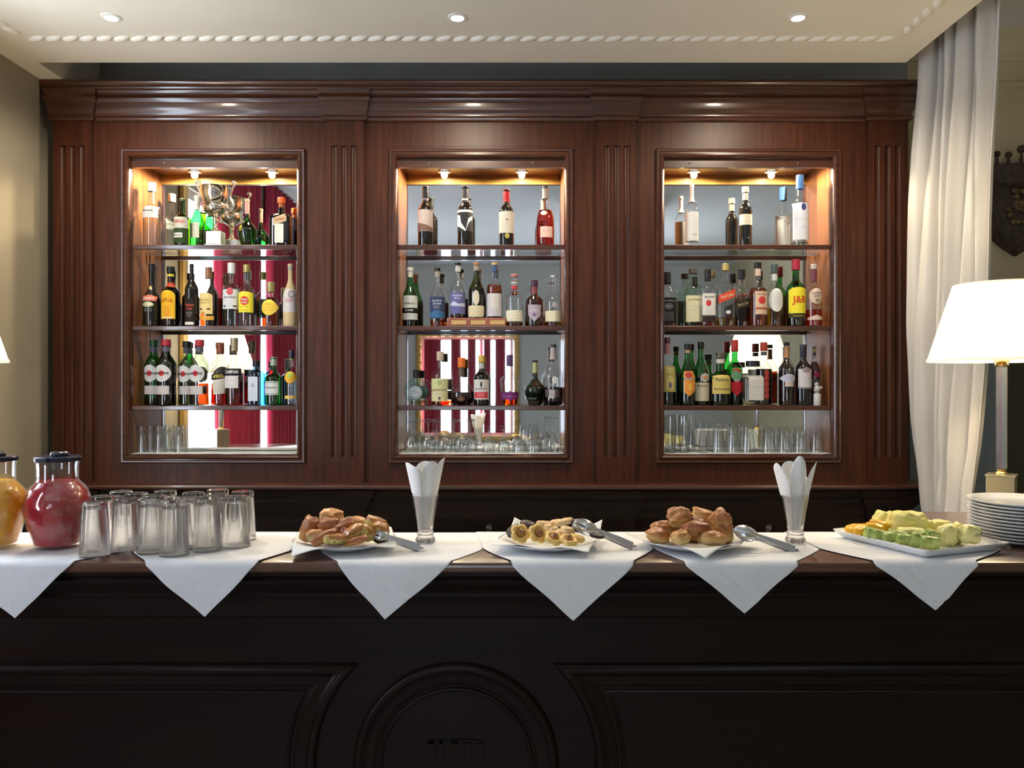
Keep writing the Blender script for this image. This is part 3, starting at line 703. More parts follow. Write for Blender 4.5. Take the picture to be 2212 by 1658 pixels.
for i, (px, py, Yd, sx, sy, sz, rz, ry, m, lab) in enumerate((
    (1420, 1156, 2.13, .034, .030, .019, .2, .25, brio, 'golden brioche roll, leftmost in the bottom layer, tilted'),
    (1470, 1160, 2.09, .029, .028, .017, .1, -.05, brio2, 'pale round brioche roll at the front of the pile'),
    (1537, 1160, 2.10, .043, .030, .018, -.1, .08, brio2, 'long golden brioche roll at the front right of the pile'),
    (1437, 1142, 2.19, .042, .034, .020, .3, .1, brio, 'brown brioche roll at the left, second layer'),
    (1560, 1148, 2.16, .028, .030, .030, .3, -.1, brio, 'brioche roll at the right of the bottom layer, beside the spoon'),
    (1505, 1139, 2.12, .042, .030, .019, -.05, .02, brio3, 'dark ridged brioche roll in the middle of the pile'),
    (1553, 1126, 2.17, .032, .030, .031, .6, .15, brio, 'tall folded brioche roll at the upper right of the pile'),
    (1468, 1115, 2.16, .040, .031, .023, -.1, -.18, brio, 'large golden brioche roll on top of the pile at the left'),
    (1521, 1112, 2.24, .040, .028, .016, -.2, .2, brio2, 'pale crimped pastry on top of the pile at the right'),
    (1500, 1150, 2.22, .050, .045, .022, 0, 0, brio3, 'brioche roll buried in the middle of the pile, mostly hidden'))):
    item('brioche_roll', lump((sx*1.08, sy, sz*1.08), i*3.7+1, .22, 1.9, 2.0, sub=4, crease=.16), m, None, None, (px, py), Yd, (0, ry, rz), lab, 'brioche', GRP3)
# ---- cookies
cook = bread_mat('shortbread', (.86, .62, .20), (.84, .58, .17), (.80, .48, .12)); cook2 = bread_mat('sugared_biscuit', (.76, .56, .28), (.78, .58, .30), (.70, .46, .20))
choc = ramp2('chocolate_biscuit', (.025, .010, .007), (.05, .02, .014), nscale=60, rough=.5, bump=.4); walnut = ramp2('walnut', (.18, .07, .02), (.40, .20, .08), nscale=90, rough=.5, bump=.6)
jam = ramp2('candied_fruit_filling', (.30, .11, .02), (.50, .24, .06), nscale=80, rough=.3, bump=.5)
def flower(px, py, Yd, rot, lab, s_=1):
    t = thing('flower_cookie', lab, 'cookie', (X(px, Yd), Yd, Z(py, Yd)), 0, 'flower cookies with walnut centres'); t.rotation_euler = rot
    g = G(); n = 48; V = []; prof = [(0, -.006), (.75, -.007), (.95, -.004), (1.0, 0), (.95, .005), (.75, .008), (.55, .006), (.5, .002), (0, .001)]
    for r, z in prof:
        for k in range(n):
            a = 2*PI*k/n; R = .0225*s_*r*(1+(.26*abs(math.cos(2.5*a))**.8 if r > .6 else .1)); V.append((R*math.cos(a), R*math.sin(a), z*s_))
    g.add(V, [(j*n+k, j*n+(k+1) % n, (j+1)*n+(k+1) % n, (j+1)*n+k) for j in range(len(prof)-1) for k in range(n)])
    obj('biscuit', g, cook, t, smooth=60)
    obj('filling', lump((.0115*s_, .0115*s_, .006), px, .35, 3), jam, t, smooth=60).location = (0, 0, .004)
    obj('walnut_piece', lump((.007*s_, .006*s_, .005), px+1, .4, 4), walnut, t, smooth=60).location = (.002, .001, .010)
flower(1124, 1152, 2.085, (.95, .15, .2), 'flower-shaped cookie with a walnut centre, leftmost on the cookie plate')
flower(1162, 1152, 2.08, (1.0, .05, .5), 'flower-shaped cookie with a walnut centre, second from the left')
flower(1196, 1162, 2.07, (.45, .25, .1), 'flower-shaped cookie lying flatter, third from the left')
flower(1228, 1166, 2.065, (.35, -.1, .8), 'flower-shaped cookie at the front, rightmost of the four', .95)
GC = 'plain biscuits on the cookie plate'
for i, (px, py, Yd, s_, rot, m, lab) in enumerate((
    (1110, 1146, 2.17, (.022, .02, .010), (.5, -.5, 0), choc, 'dark chocolate biscuit at the far left of the cookie plate'),
    (1140, 1133, 2.19, (.022, .018, .010), (.3, .2, 0), choc, 'dark chocolate biscuit at the back left of the cookie plate'),
    (1289, 1156, 2.13, (.021, .018, .006), (.1, .15, 0), choc, 'flat chocolate biscuit at the right, under the serving fork'),
    (1252, 1143, 2.16, (.024, .016, .007), (.2, .2, 0), choc, 'chocolate-dipped biscuit behind the serving fork head'),
    (1176, 1131, 2.22, (.024, .014, .008), (.2, .1, .3), cook2, 'pale rectangular biscuit at the back of the cookie plate'),
    (1200, 1129, 2.24, (.022, .013, .009), (.3, -.2, -.3), cook2, 'pale sugared biscuit standing at the back of the cookie plate'),
    (1218, 1127, 2.21, (.028, .014, .009), (.1, -.25, .2), cook2, 'pale finger biscuit with a dark tip near the fork'),
    (1185, 1139, 2.16, (.012, .012, .010), (0, 0, 0), cook2, 'small nutty cluster in the middle of the cookie plate'),
    (1199, 1145, 2.13, (.013, .012, .009), (0, 0, .5), cook2, 'crumbly nut cluster above the third flower cookie'),
    (1226, 1146, 2.13, (.020, .018, .012), (.2, .2, .5), cook2, 'round pale biscuit in the centre right of the plate'),
    (1212, 1152, 2.11, (.018, .016, .010), (.1, .1, .2), cook2, 'round pale biscuit just behind the front flower cookies'),
    (1247, 1162, 2.09, (.021, .015, .009), (.15, .25, -.3), cook, 'oval golden biscuit at the front right of the cookie plate'))):
    item('biscuit', lump(s_, i*2.3+50, .12 if i not in (7, 8) else .4, 2.5, 2.6), m, None, None, (px, py), Yd, rot, lab, 'biscuit', GC)
item('biscuit', lump((.008, .009, .010), 90, .1, 2, 2.5), choc, None, None, (1240, 1128), 2.20, (.1, 0, .2), 'dark chocolate tip of a finger biscuit beside the fork head', 'biscuit', GC)
# ---- glazed pastry slices with chocolate specks
def speck_mat(name, base, base2, glaze):
    m = bpy.data.materials.new(name); m.use_nodes = True; nt = m.node_tree; L = nt.links.new; n = nt.nodes['Principled BSDF']
    tc = nt.nodes.new('ShaderNodeTexCoord'); no = nt.nodes.new('ShaderNodeTexNoise'); no.inputs['Scale'].default_value = 60
    vo = nt.nodes.new('ShaderNodeTexVoronoi'); vo.inputs['Scale'].default_value = 105; lt = nt.nodes.new('ShaderNodeMath'); lt.operation = 'LESS_THAN'; lt.inputs[1].default_value = .24
    r = nt.nodes.new('ShaderNodeValToRGB'); r.color_ramp.elements[0].color = (*base, 1); r.color_ramp.elements[1].color = (*base2, 1); r.color_ramp.elements[0].position = .35; r.color_ramp.elements[1].position = .65
    sp = nt.nodes.new('ShaderNodeSeparateXYZ'); gt = nt.nodes.new('ShaderNodeMapRange'); gt.inputs[1].default_value = .60; gt.inputs[2].default_value = .74; n3 = nt.nodes.new('ShaderNodeMath'); n3.operation = 'MULTIPLY_ADD'; n3.inputs[1].default_value = .4; n3.inputs[2].default_value = -.2; ad = nt.nodes.new('ShaderNodeMath')
    m1 = nt.nodes.new('ShaderNodeMix'); m1.data_type = 'RGBA'; m2 = nt.nodes.new('ShaderNodeMix'); m2.data_type = 'RGBA'
    L(tc.outputs['Object'], no.inputs['Vector']); L(tc.outputs['Object'], vo.inputs['Vector']); L(no.outputs['Fac'], r.inputs[0]); L(vo.outputs['Distance'], lt.inputs[0])
    L(lt.outputs[0], m1.inputs[0]); L(r.outputs[0], m1.inputs[6]); m1.inputs[7].default_value = (.03, .012, .006, 1)
    L(tc.outputs['Generated'], sp.inputs[0]); L(no.outputs['Fac'], n3.inputs[0]); L(sp.outputs['Z'], ad.inputs[0]); L(n3.outputs[0], ad.inputs[1]); L(ad.outputs[0], gt.inputs[0])
    L(gt.outputs[0], m2.inputs[0]); L(m1.outputs[2], m2.inputs[6]); m2.inputs[7].default_value = (*glaze, 1); L(m2.outputs[2], n.inputs['Base Color'])
    S(n, 'Roughness', .4); S(n, 'Coat Weight', .4); S(n, 'Coat Roughness', .15); return m
sp1 = speck_mat('custard_pastry', (.64, .50, .12), (.70, .58, .20), (.42, .16, .03)); sp2 = bread_mat('glazed_crust', (.50, .23, .06), (.40, .13, .025), (.28, .075, .014)); sp3 = speck_mat('crumb_pastry', (.62, .44, .16), (.66, .50, .22), (.50, .22, .06))
GP = 'pastry slices piled on a plate'
for i, (px, py, Yd, s_, rot, m, lab) in enumerate((
    (671, 1143, 2.13, (.026, .026, .034), (.1, .25, .2), sp2, 'glazed brown pastry end piece, leftmost in the slice pile'),
    (683, 1157, 2.08, (.024, .016, .016), (.2, -.1, .1), sp3, 'small speckled slice with brown crust at the front left'),
    (700, 1160, 2.07, (.036, .015, .013), (.2, -.45, .1), sp2, 'long crusty pastry strip across the front left'),
    (716, 1117, 2.16, (.032, .026, .022), (.1, .1, 0), sp3, 'pale pastry slice crowning the pile'),
    (711, 1133, 2.12, (.028, .02, .018), (.5, .1, 0), sp2, 'glazed brown slice just below the top pale slice'),
    (743, 1137, 2.12, (.034, .020, .018), (.4, -.4, .2), sp2, 'shiny amber crust slice in the upper middle'),
    (725, 1163, 2.06, (.030, .018, .012), (.25, .05, .3), sp1, 'yellow slice with dark specks at the lower centre'),
    (765, 1152, 2.08, (.032, .018, .020), (.3, -.5, .1), sp1, 'yellow speckled slice standing up in the front centre'),
    (745, 1155, 2.09, (.014, .012, .020), (.2, .2, 0), sp2, 'small pointed crust piece between two yellow slices'),
    (790, 1150, 2.10, (.026, .018, .020), (.3, .3, .2), sp1, 'yellow speckled slice right of the centre'),
    (780, 1130, 2.18, (.032, .018, .015), (.3, .25, 0), sp3, 'pale crumb slice at the back, right of the top slice'),
    (812, 1131, 2.15, (.030, .018, .018), (.2, .35, .3), sp1, 'yellow slice with brown crust at the upper right'),
    (822, 1140, 2.12, (.024, .018, .014), (.3, .4, .2), sp1, 'rightmost yellow slice, behind the fork tines'),
    (772, 1166, 2.055, (.030, .014, .010), (.1, -.25, 0), sp2, 'brown crust strip at the very front of the pile'),
    (735, 1150, 2.18, (.05, .035, .02), (0, 0, 0), sp2, 'glazed slice buried in the middle of the pile, mostly hidden'))):
    item('pastry_slice', lump(s_, i*5.1+20, .28, 2.0, 3.2), m, None, None, (px, py), Yd, rot, lab, 'pastry', GP, smooth=45)
# ---- fruit platter
t = thing('serving_platter', 'rectangular white platter piled with cut fruit, set at an angle', 'platter', (1.135, 2.205, TOP))
a = math.atan2(-.302, .116)
def plat(lx, ly):
    g = G(); rings = []
    for s_, z in ((.80, .002), (.84, 0), (.90, .004), (1.0, .021), (1.0, .0235), (.97, .0225), (.88, .0075), (.80, .006)):
        rings.append([(sx*lx/2*s_+(0), sy*ly/2*s_, z, s_) for sx, sy in ((-1, -1), (1, -1), (1, 1), (-1, 1))])
    V = []; n = 0
    for rg in rings:
        ring = []
        for k in range(4):
            p, q, r0 = Vector(rg[k][:3]), Vector(rg[(k+1) % 4][:3]), Vector(rg[k-1][:3]); cr_ = .012
            d1 = (q-p).normalized()*cr_; d0 = (r0-p).normalized()*cr_
            for m in range(5): tt = m/4; ring.append(p+d0*(1-tt)**2+d1*tt**2)
        n = len(ring); V += [v[:] for v in ring]
    g.add(V, [(j*n+i, j*n+(i+1) % n, (j+1)*n+(i+1) % n, (j+1)*n+i) for j in range(len(rings)-1) for i in range(n)])
    g.f.append(tuple(range(n))); g.m.append(0); g.f.append(tuple((len(rings)-1)*n+i for i in range(n))); g.m.append(0); return g
pl = obj('platter_body', plat(.33, .30), china, t, smooth=35); t.rotation_euler = (0, 0, a)
mango = ramp2('mango_flesh', (.80, .42, .01), (.86, .52, .02), nscale=30, rough=.3, sss=.2); pine = ramp2('pineapple_flesh', (.72, .62, .13), (.82, .76, .30), scale=(1, 1, 3), nscale=45, rough=.4, sss=.2, bump=.5); kiwi = ramp2('kiwi_flesh', (.17, .27, .04), (.50, .56, .17), nscale=40, rough=.3, sss=.2); pear_ = ramp2('pale_melon_flesh', (.68, .62, .22), (.78, .74, .36), nscale=30, rough=.35, sss=.2)
GF = 'cut fruit on the platter'
for i, (nm, px, py, Yd, s_, rot, m, lab) in enumerate((
    ('mango_piece', 1848, 1142, 2.27, (.026, .020, .010), (.1, -.15, .2), mango, 'flat orange mango slice at the left end of the platter'),
    ('mango_piece', 1862, 1143, 2.22, (.022, .016, .010), (.2, -.3, .3), mango, 'orange mango slice tilted behind the first kiwi'),
    ('mango_piece', 1890, 1140, 2.22, (.024, .014, .012), (.3, .2, 0), mango, 'orange mango piece beside the front pineapple wedge'),
    ('mango_piece', 1902, 1133, 2.25, (.028, .014, .010), (.2, .25, .1), mango, 'orange mango strip behind the kiwi pieces'),
    ('pineapple_piece', 1905, 1125, 2.33, (.022, .020, .026), (.1, .5, .2), pine, 'pale pineapple wedge at the back left of the fruit'),
    ('pineapple_piece', 1930, 1128, 2.31, (.024, .022, .026), (.1, .4, .2), pine, 'pineapple wedge leaning on the big centre piece'),
    ('pineapple_piece', 1960, 1132, 2.24, (.046, .026, .033), (.1, .05, .1), pine, 'large rounded pineapple piece at the top of the pile'),
    ('pineapple_piece', 1990, 1140, 2.23, (.026, .022, .028), (.1, .3, .1), pine, 'pineapple wedge right of the large piece'),
    ('pineapple_piece', 2033, 1142, 2.22, (.030, .020, .022), (.1, .15, .1), pine, 'long pineapple wedge on the right half of the platter'),
    ('pineapple_piece', 2046, 1156, 2.15, (.022, .018, .026), (.1, -.1, .3), pear_, 'speckled pineapple chunk facing front at the right'),
    ('pineapple_piece', 2068, 1150, 2.18, (.020, .016, .024), (.1, .3, .2), pine, 'narrow pineapple wedge between two chunks at the right'),
    ('pineapple_piece', 2094, 1153, 2.14, (.026, .018, .022), (.1, .1, .2), pear_, 'pale block-cut melon piece, rightmost on the platter'),
    ('kiwi_piece', 1879, 1150, 2.18, (.012, .012, .013), (.2, .2, 0), kiwi, 'dark green kiwi piece at the left front'),
    ('kiwi_piece', 1898, 1154, 2.16, (.016, .012, .012), (.1, .2, 0), kiwi, 'green kiwi piece, second from the left'),
    ('kiwi_piece', 1922, 1159, 2.13, (.016, .013, .012), (.1, -.2, 0), kiwi, 'green kiwi piece, third from the left'),
    ('kiwi_piece', 1940, 1154, 2.15, (.022, .012, .010), (.2, .1, 0), kiwi, 'flat green kiwi slice below the large pineapple piece'),
    ('kiwi_piece', 1953, 1164, 2.10, (.017, .012, .012), (.1, .1, 0), kiwi, 'light green kiwi cube at the front edge'),
    ('kiwi_piece', 1977, 1165, 2.09, (.012, .012, .018), (.2, .4, 0), kiwi, 'upright kiwi wedge at the front edge'),
    ('kiwi_piece', 2008, 1171, 2.07, (.022, .013, .014), (.1, .1, 0), kiwi, 'curved green kiwi piece nearest the front corner'),
    ('kiwi_piece', 2014, 1156, 2.12, (.016, .012, .013), (.1, .3, 0), kiwi, 'dark green kiwi piece behind the front corner one'),
    ('kiwi_piece', 1996, 1158, 2.13, (.015, .012, .012), (.1, 0, 0), kiwi, 'small green kiwi piece in the middle front'),
    ('kiwi_piece', 1968, 1150, 2.17, (.030, .02, .012), (0, 0, 0), pear_, 'yellow-green melon piece under the kiwi, mostly hidden'))):
    item(nm, lump(tuple(q*(1.12 if nm[0] == 'p' else 1.1) for q in s_), i*4.3+70, .15 if 'kiwi' not in nm else .15, 2.2 if 'kiwi' not in nm else 1.6, 3.4 if 'kiwi' not in nm else 6, sub=4), m, None, None, (px, py), Yd, rot, lab, nm.split('_')[0], GF, smooth=50)
# ---- serving tongs: spoon arm and fork arm joined at the handle end
def tongs(p0, Y0, p1, Y1, lab, kind='fork', matl=None, sc_=1, roll=50):
    """p0: head px,py; p1: handle end px,py"""
    matl = matl or steel
    A = Vector((X(p0[0], Y0), Y0, Z(p0[1], Y0))); B = Vector((X(p1[0], Y1), Y1, Z(p1[1], Y1)))
    t = thing('serving_tongs', lab, 'tongs', B); D = (A-B); L_ = D.length; d = D/L_
    s0 = d.cross(Vector((0, 0, 1))).normalized(); u0_ = s0.cross(d).normalized(); ro = math.radians(roll); side = s0*math.cos(ro)+u0_*math.sin(ro); up = u0_*math.cos(ro)-s0*math.sin(ro)
    def P_(u, s_, v): return d*u+side*s_+up*v
    def strip(pts, ws, th, name):
        g = G(); V = []
        for (u, v), w in zip(pts, ws):
            for s_, tt in ((-w, -th), (w, -th), (w, th), (-w, th)): V.append(P_(u, s_, v+tt+.15*w*(1 if abs(s_) > 0 else 0)))
        n = len(pts); g.add(V, [(i*4+k, i*4+(k+1) % 4, i*4+4+(k+1) % 4, i*4+4+k) for i in range(n-1) for k in range(4)]+[(0, 1, 2, 3), (n*4-4, n*4-3, n*4-2, n*4-1)])
        return g
    # lower arm: spoon, upper arm: fork or second spoon
    H0 = .011*sc_
    for arm, sg in (('spoon_arm', -1), ('fork_arm', 1)):
        us = [0, .1, .25, .4, .55, .66]; pts = [(L_*u, sg*(H0*(.25+.9*u))) for u in us]; ws = [.0105, .0105, .0095, .0075, .0055, .0045]
        g = strip(pts, [w*sc_ for w in ws], .0009, arm)
        u0 = L_*.66; Lh = L_*.36; v0 = pts[-1][1]; n, m = 14, 10; V = []
        for i in range(n+1):
            uu = i/n; w = .021*sc_*(math.sin(PI*min(1, .10+uu*.86))**.7)*(1.0 if arm == 'spoon_arm' or kind != 'fork' else .95)
            for k in range(m+1):
                s_ = -1+2*k/m; dep = .010*sc_*(1-s_*s_)*math.sin(PI*(.1+.85*uu))
                V.append(P_(u0+Lh*uu, s_*w, v0+sg*dep-sg*.004*uu))
        if arm == 'spoon_arm' or kind != 'fork':
            Fs = [(i*(m+1)+k, i*(m+1)+k+1, (i+1)*(m+1)+k+1, (i+1)*(m+1)+k) for i in range(n) for k in range(m)]
        else:
            Fs = [(i*(m+1)+k, i*(m+1)+k+1, (i+1)*(m+1)+k+1, (i+1)*(m+1)+k) for i in range(n) for k in range(m) if i < 7 or k in (0, 1, 3, 4, 6, 8, 9)]
        h = G().add(V, Fs); o = obj(arm, g, matl, t, smooth=40); hd = obj('spoon_head' if arm == 'spoon_arm' or kind != 'fork' else 'fork_head', h, matl, o, smooth=60)
        so = hd.modifiers.new('s', 'SOLIDIFY'); so.thickness = .0012
    obj('hinge_bend', G().tube([P_(.001, 0, -H0*.25), P_(-.004, 0, 0), P_(.001, 0, H0*.25)], .0100*sc_, 8, flat=.12), matl, t, smooth=50)
    return t
tongs((802, 1150), 2.11, (906, 1184), 2.12, 'steel serving tongs with fork tines resting on the pastry slice plate', 'fork')
tongs((1242, 1128), 2.12, (1366, 1180), 2.13, 'steel serving tongs with fork tines resting on the cookie plate', 'fork')
tongs((1588, 1143), 2.13, (1716, 1188), 2.12, 'steel serving tongs with two spoon heads leaning on the brioche plate', 'spoon')
tongs((2085, 1140), 2.14, (2180, 1184), 2.12, 'clear plastic serving tongs at the right of the fruit platter', 'spoon', thin('clear_plastic', (.85, .86, .87), (.5, .5, .5), .08), .9)
# ---- stack of plates
for i in range(12):
    Y = 2.26; g = None
    if i == 0:
        g = G().lathe([(0, 0), (.075, 0), (.080, .002), (.10, .004), (.136, .0135), (.139, .0155), (.1395, .0175), (.137, .0175), (.10, .009), (.08, .0062), (0, .006)], n=64)
        firstp = obj('side_plate', g, china, smooth=40); o = firstp
    else: o = firstp.copy(); COL.objects.link(o)
    o.location = (1.468+.0015*math.sin(i*2.1), Y+.0015*math.cos(i*1.7), CT+.0003+i*.0094)
    tag(o, 'white plate in the tall stack on the bar, '+('bottom one', 'second from the bottom', 'third from the bottom', 'fourth from the bottom', 'fifth from the bottom', 'sixth from the bottom', 'sixth from the top', 'fifth from the top', 'fourth from the top', 'third from the top', 'second from the top', 'topmost one')[i], 'plate', 'stacked white plates')
# ---- table lamps
shade_m = None
def table_lamp(cx, cy, base_z, lab, tall_leg=False):
    t = thing('table_lamp', lab, 'table lamp', (cx, cy, base_z))
    z0 = 1.627-base_z; z1 = 1.886-base_z
    g = G(); n = 96; V = []
    for j in range(9):
        v = j/8; r = .2246+(.146-.2246)*v
        for k in range(n):
            a = 2*PI*k/n; rr = r+.0009*math.sin(k*PI/1.5)
            V.append((rr*math.cos(a), rr*math.sin(a), z0+(z1-z0)*v))
    g.add(V, [(j*n+i, j*n+(i+1) % n, (j+1)*n+(i+1) % n, (j+1)*n+i) for j in range(8) for i in range(n)])
    m = bpy.data.materials.new('lit_pleated_shade'); m.use_nodes = True; nt = m.node_tree; nn = nt.nodes['Principled BSDF']
    S(nn, 'Base Color', (.85, .80, .68, 1)); S(nn, 'Roughness', .9); S(nn, 'Emission Color', (1, .90, .70, 1)); S(nn, 'Emission Strength', 1.12)
    o = obj('lamp_shade', g, m, t, smooth=70)
    for q in ([(.2250, z0-.001), (.2262, z0+.002), (.2255, z0+.007), (.2240, z0+.008)], [(.1458, z1-.007), (.1478, z1-.004), (.147, z1+.001), (.1450, z1)]): obj('shade_trim', G().lathe(q, n=96), pbr('cream_braid', (.75, .68, .5), .8, emit=(1, .85, .6), es=.7), o, smooth=60)
    bh = .144
    g = G().rbox((0, 0, bh/2), (.082, .082, bh), math.radians(52)).rbox((0, 0, .004), (.10, .10, .008), math.radians(52)).rbox((0, 0, bh), (.088, .088, .006), math.radians(52))
    obj('base', g, palebrass, t, smooth=0, bevel=.001)
    for q in ([(0, bh), (.022, bh), (.020, bh+.008), (.012, bh+.014), (.016, bh+.02), (.010, bh+.024)], [(.010, z0-.022), (.020, z0-.018), (.022, z0-.012), (.014, z0-.004), (.026, z0), (.026, z0+.006), (.008, z0+.012), (.006, z0+.05), (0, z0+.05)]): obj('fitting', G().lathe(q, n=24), brass, t, smooth=40)
    g = G(); n = 12; V = []
    for z in (bh+.022, z0-.02):
        for k in range(n): a = 2*PI*k/n; V.append((.0170*math.cos(a), .0170*math.sin(a), z))
    g.add(V, [(k, (k+1) % n, n+(k+1) % n, n+k) for k in range(n)])
    obj('column', g, pbr('silvered_crystal', (.70, .73, .80), .12, .85), t, smooth=0)
    b = G().ball((0, 0, z0+.10), (.03, .03, .035), 16); bb = obj('bulb', b, emis('lamp_bulb', (1, .85, .6), 12), t, smooth=60)
    lamp('lamp_light', 'POINT', (cx, cy, base_z+z0+.10+.05), LAMP_W, (1, .80, .52), t, shadow_soft_size=.05)
    return t
table_lamp(1.655, 2.66, CT+.0005, 'lit table lamp with a cream pleated shade, standing behind the plate stack')
sd = thing('side_cabinet', 'dark wooden side cabinet under the left lamp, hidden behind the bar', 'cabinet', (-1.98, 2.72, 0))
obj('cabinet_body', G().box(-.19, .25, -.24, .24, 0, CT-.03), basew, sd, smooth=0)
obj('cabinet_top', G().box(-.20, .26, -.25, .25, CT-.03, CT), topw, sd, smooth=0, bevel=.004)
table_lamp(-1.965, 2.66, CT+.0005, 'lit table lamp with a cream shade, mostly cut off by the left picture edge')
# ---- small glass decanters on the work shelf, only their stoppers show above the back edge of the counter
for px, lab in ((1056, 'small glass decanter behind the counter, its round stopper showing left of the cookie plate'), (1660, 'small glass decanter behind the counter, its round stopper showing left of the right napkin glass')):
    Y = 2.47; t = thing('glass_decanter', lab, 'decanter', (X(px, Y), Y, .9485), 0, 'small decanters behind the counter')
    obj('decanter_body', G().lathe([(0, 0), (.030, 0), (.033, .004), (.032, .06), (.020, .09), (.009, .105), (.009, .130), (.012, .134), (.010, .134), (.007, .128), (0, .128)], n=28), clear, t, smooth=45)
    obj('stopper', G().lathe([(0, .1285), (.006, .1285), (.006, .136), (.004, .140)]+[(.0105*math.sin(PI*q/10), .1505-.0105*math.cos(PI*q/10)) for q in range(3, 11)], n=24), thin('bright_glass', (.85, .87, .87), (.35, .36, .36), .02), t, smooth=50)
# ================================================================ BOTTLES ON THE SHELVES
def prof_std(bt, nb, nr, base=.97, lip=True, curve=1.0, belly=0, taper=1.0):
    """(r, z) fractions: body up to bt, shoulder to nb, neck radius nr"""
    p = [(0, .012), (base*.82, .0), (base, .006), (1*taper, .03)]
    for k in range(1, 6):
        t = k/6; p.append((taper+(1-taper)*t+belly*math.sin(PI*t), .03+(bt-.03)*t))
    p.append((1, bt))
    for k in range(1, 12):
        t = k/12; c = (1+math.cos(PI*t))/2
        c = c**curve
        p.append((nr+(1-nr)*c, bt+(nb-bt)*t))
    p += [(nr, nb), (nr*.97, .96)]
    if lip: p += [(nr*1.15, .965), (nr*1.15, .995), (nr*.8, 1.0)]
    else: p += [(nr*.97, 1.0)]
    p.append((0, 1.0)); return p
def prof_pear(w, nb, nr, base=.6, low=.35):
    p = [(0, .012), (base*.85, 0), (base, .008)]
    for k in range(1, 8):
        t = k/8; p.append((base+(1-base)*math.sin(PI/2*t), .008+(low-.008)*t))
    for k in range(0, 14):
        t = k/14; c = (1+math.cos(PI*t))/2
        p.append((nr+(1-nr)*c**w, low+(nb-low)*t))
    p += [(nr, nb), (nr, .965), (nr*1.15, .97), (nr*1.15, .995), (nr*.8, 1), (0, 1)]; return p

SH = {  # name: (profile, superellipse exponent, depth ratio)
 'bord': (prof_std(.60, .76, .40, curve=.8), None, 1),
 'round': (prof_std(.56, .72, .36), None, 1),
 'slope': (prof_std(.46, .80, .34, curve=1.1), None, 1),
 'slim': (prof_std(.58, .80, .30), None, 1),
 'irish': (prof_std(.40, .70, .30, curve=1.2), None, 1),
 'mart': (prof_std(.60, .80, .38, curve=.75, belly=-.05), None, 1),
 'camp': (prof_std(.52, .72, .37, curve=1.2), None, 1),
 'sq': (prof_std(.64, .76, .36, curve=.5), 5, .9),
 'sqlow': (prof_std(.60, .68, .28, curve=.35), 5, .8),
 'sqtall': (prof_std(.70, .82, .34, curve=.8), 6, .9),
 'red': (prof_std(.60, .78, .36, curve=1), 5, .9),
 'pear': (prof_pear(1.6, .68, .22), None, 1),
 'pearlow': (prof_pear(1.3, .62, .26, base=.8, low=.22), None, 1),
 'flare': (prof_pear(1.0, .66, .24, base=.95, low=.08), None, 1),
 'bulb': (prof_std(.48, .66, .27, base=.72, taper=.76, curve=.7), None, 1),
 'rose': (prof_std(.42, .86, .32, base=.93, curve=1.0, belly=.03), None, 1),
 'flask': (prof_std(.30, .5, .3), None, 1),
 'stout': (prof_std(.52, .66, .42, curve=.6), None, .85),
 'malt': (prof_std(.52, .74, .33, curve=.9), None, 1),
}
R_OF = {}
def rad(prof, z):
    for (r0, z0), (r1, z1) in zip(prof[1:-1], prof[2:]):
        if z0 <= z <= z1 and z1 > z0: return r0+(r1-r0)*(z-z0)/(z1-z0)
    return prof[-2][0]
class Bot: pass
def front(b, x, zf, off):
    r = rad(b.prof, zf)*b.R+off
    n = b.n or 2
    t = min(1, abs(x)/r)
    return -r*b.dy*(max(0, 1-t**n))**(1/n)-(.0003 if b.n else 0)
def patch(b, outline, off=.0006):
    """label conforming to the front: outline of (x as fraction of R, z as fraction of H)"""
    cx = sum(p[0] for p in outline)/len(outline); cz = sum(p[1] for p in outline)/len(outline)
    dense = []
    for i, p in enumerate(outline):
        q = outline[(i+1) % len(outline)]; k = max(1, int((abs(q[0]-p[0])+3*abs(q[1]-p[1]))/.16))
        for j in range(k): dense.append((p[0]+(q[0]-p[0])*j/k, p[1]+(q[1]-p[1])*j/k))
    n = len(dense); V = []; g = G(); rings = 7
    for s_ in [i/rings for i in range(rings, 0, -1)]:
        for x, z in dense:
            xx, zz = (cx+(x-cx)*s_), cz+(z-cz)*s_
            V.append((xx*b.R, front(b, xx*b.R, zz, off), zz*b.H))
    V.append((cx*b.R, front(b, cx*b.R, cz, off), cz*b.H))
    Fs = [(j*n+i, j*n+(i+1) % n, (j+1)*n+(i+1) % n, (j+1)*n+i) for j in range(rings-1) for i in range(n)]
    Fs += [((rings-1)*n+i, (rings-1)*n+(i+1) % n, rings*n) for i in range(n)]
    return g.add(V, Fs)
def rect(x0, x1, z0, z1): return [(x0, z0), (x1, z0), (x1, z1), (x0, z1)]
def oval(cx, cz, rx, rz, n=28): return [(cx+rx*math.cos(2*PI*i/n), cz+rz*math.sin(2*PI*i/n)) for i in range(n)]
def arch(x0, x1, z0, z1, h=.04): 
    return [(x0, z0), (x1, z0), (x1, z1-h)]+[((x0+x1)/2+(x1-x0)/2*math.cos(PI*k/8), z1-h+h*math.sin(PI*k/8)) for k in range(1, 8)]+[(x0, z1-h)]
def lens(x0, x1, z0, z1): 
    c = (z0+z1)/2; h = (z1-z0)/2; m = (x0+x1)/2; w = (x1-x0)/2
    return [(m+w*math.cos(a)*(1 if abs(math.cos(a)) < .9 else 1), c+h*math.copysign(abs(math.sin(a))**1.5, math.sin(a))) for a in [2*PI*i/28 for i in range(28)]]
def shieldo(x0, x1, z0, z1):
    m = (x0+x1)/2; return [(m, z0), (x1*.9+m*.1, z0+.35*(z1-z0)), (x1, z1), (x0, z1), (x0*.9+m*.1, z0+.35*(z1-z0))]
TXT = {}
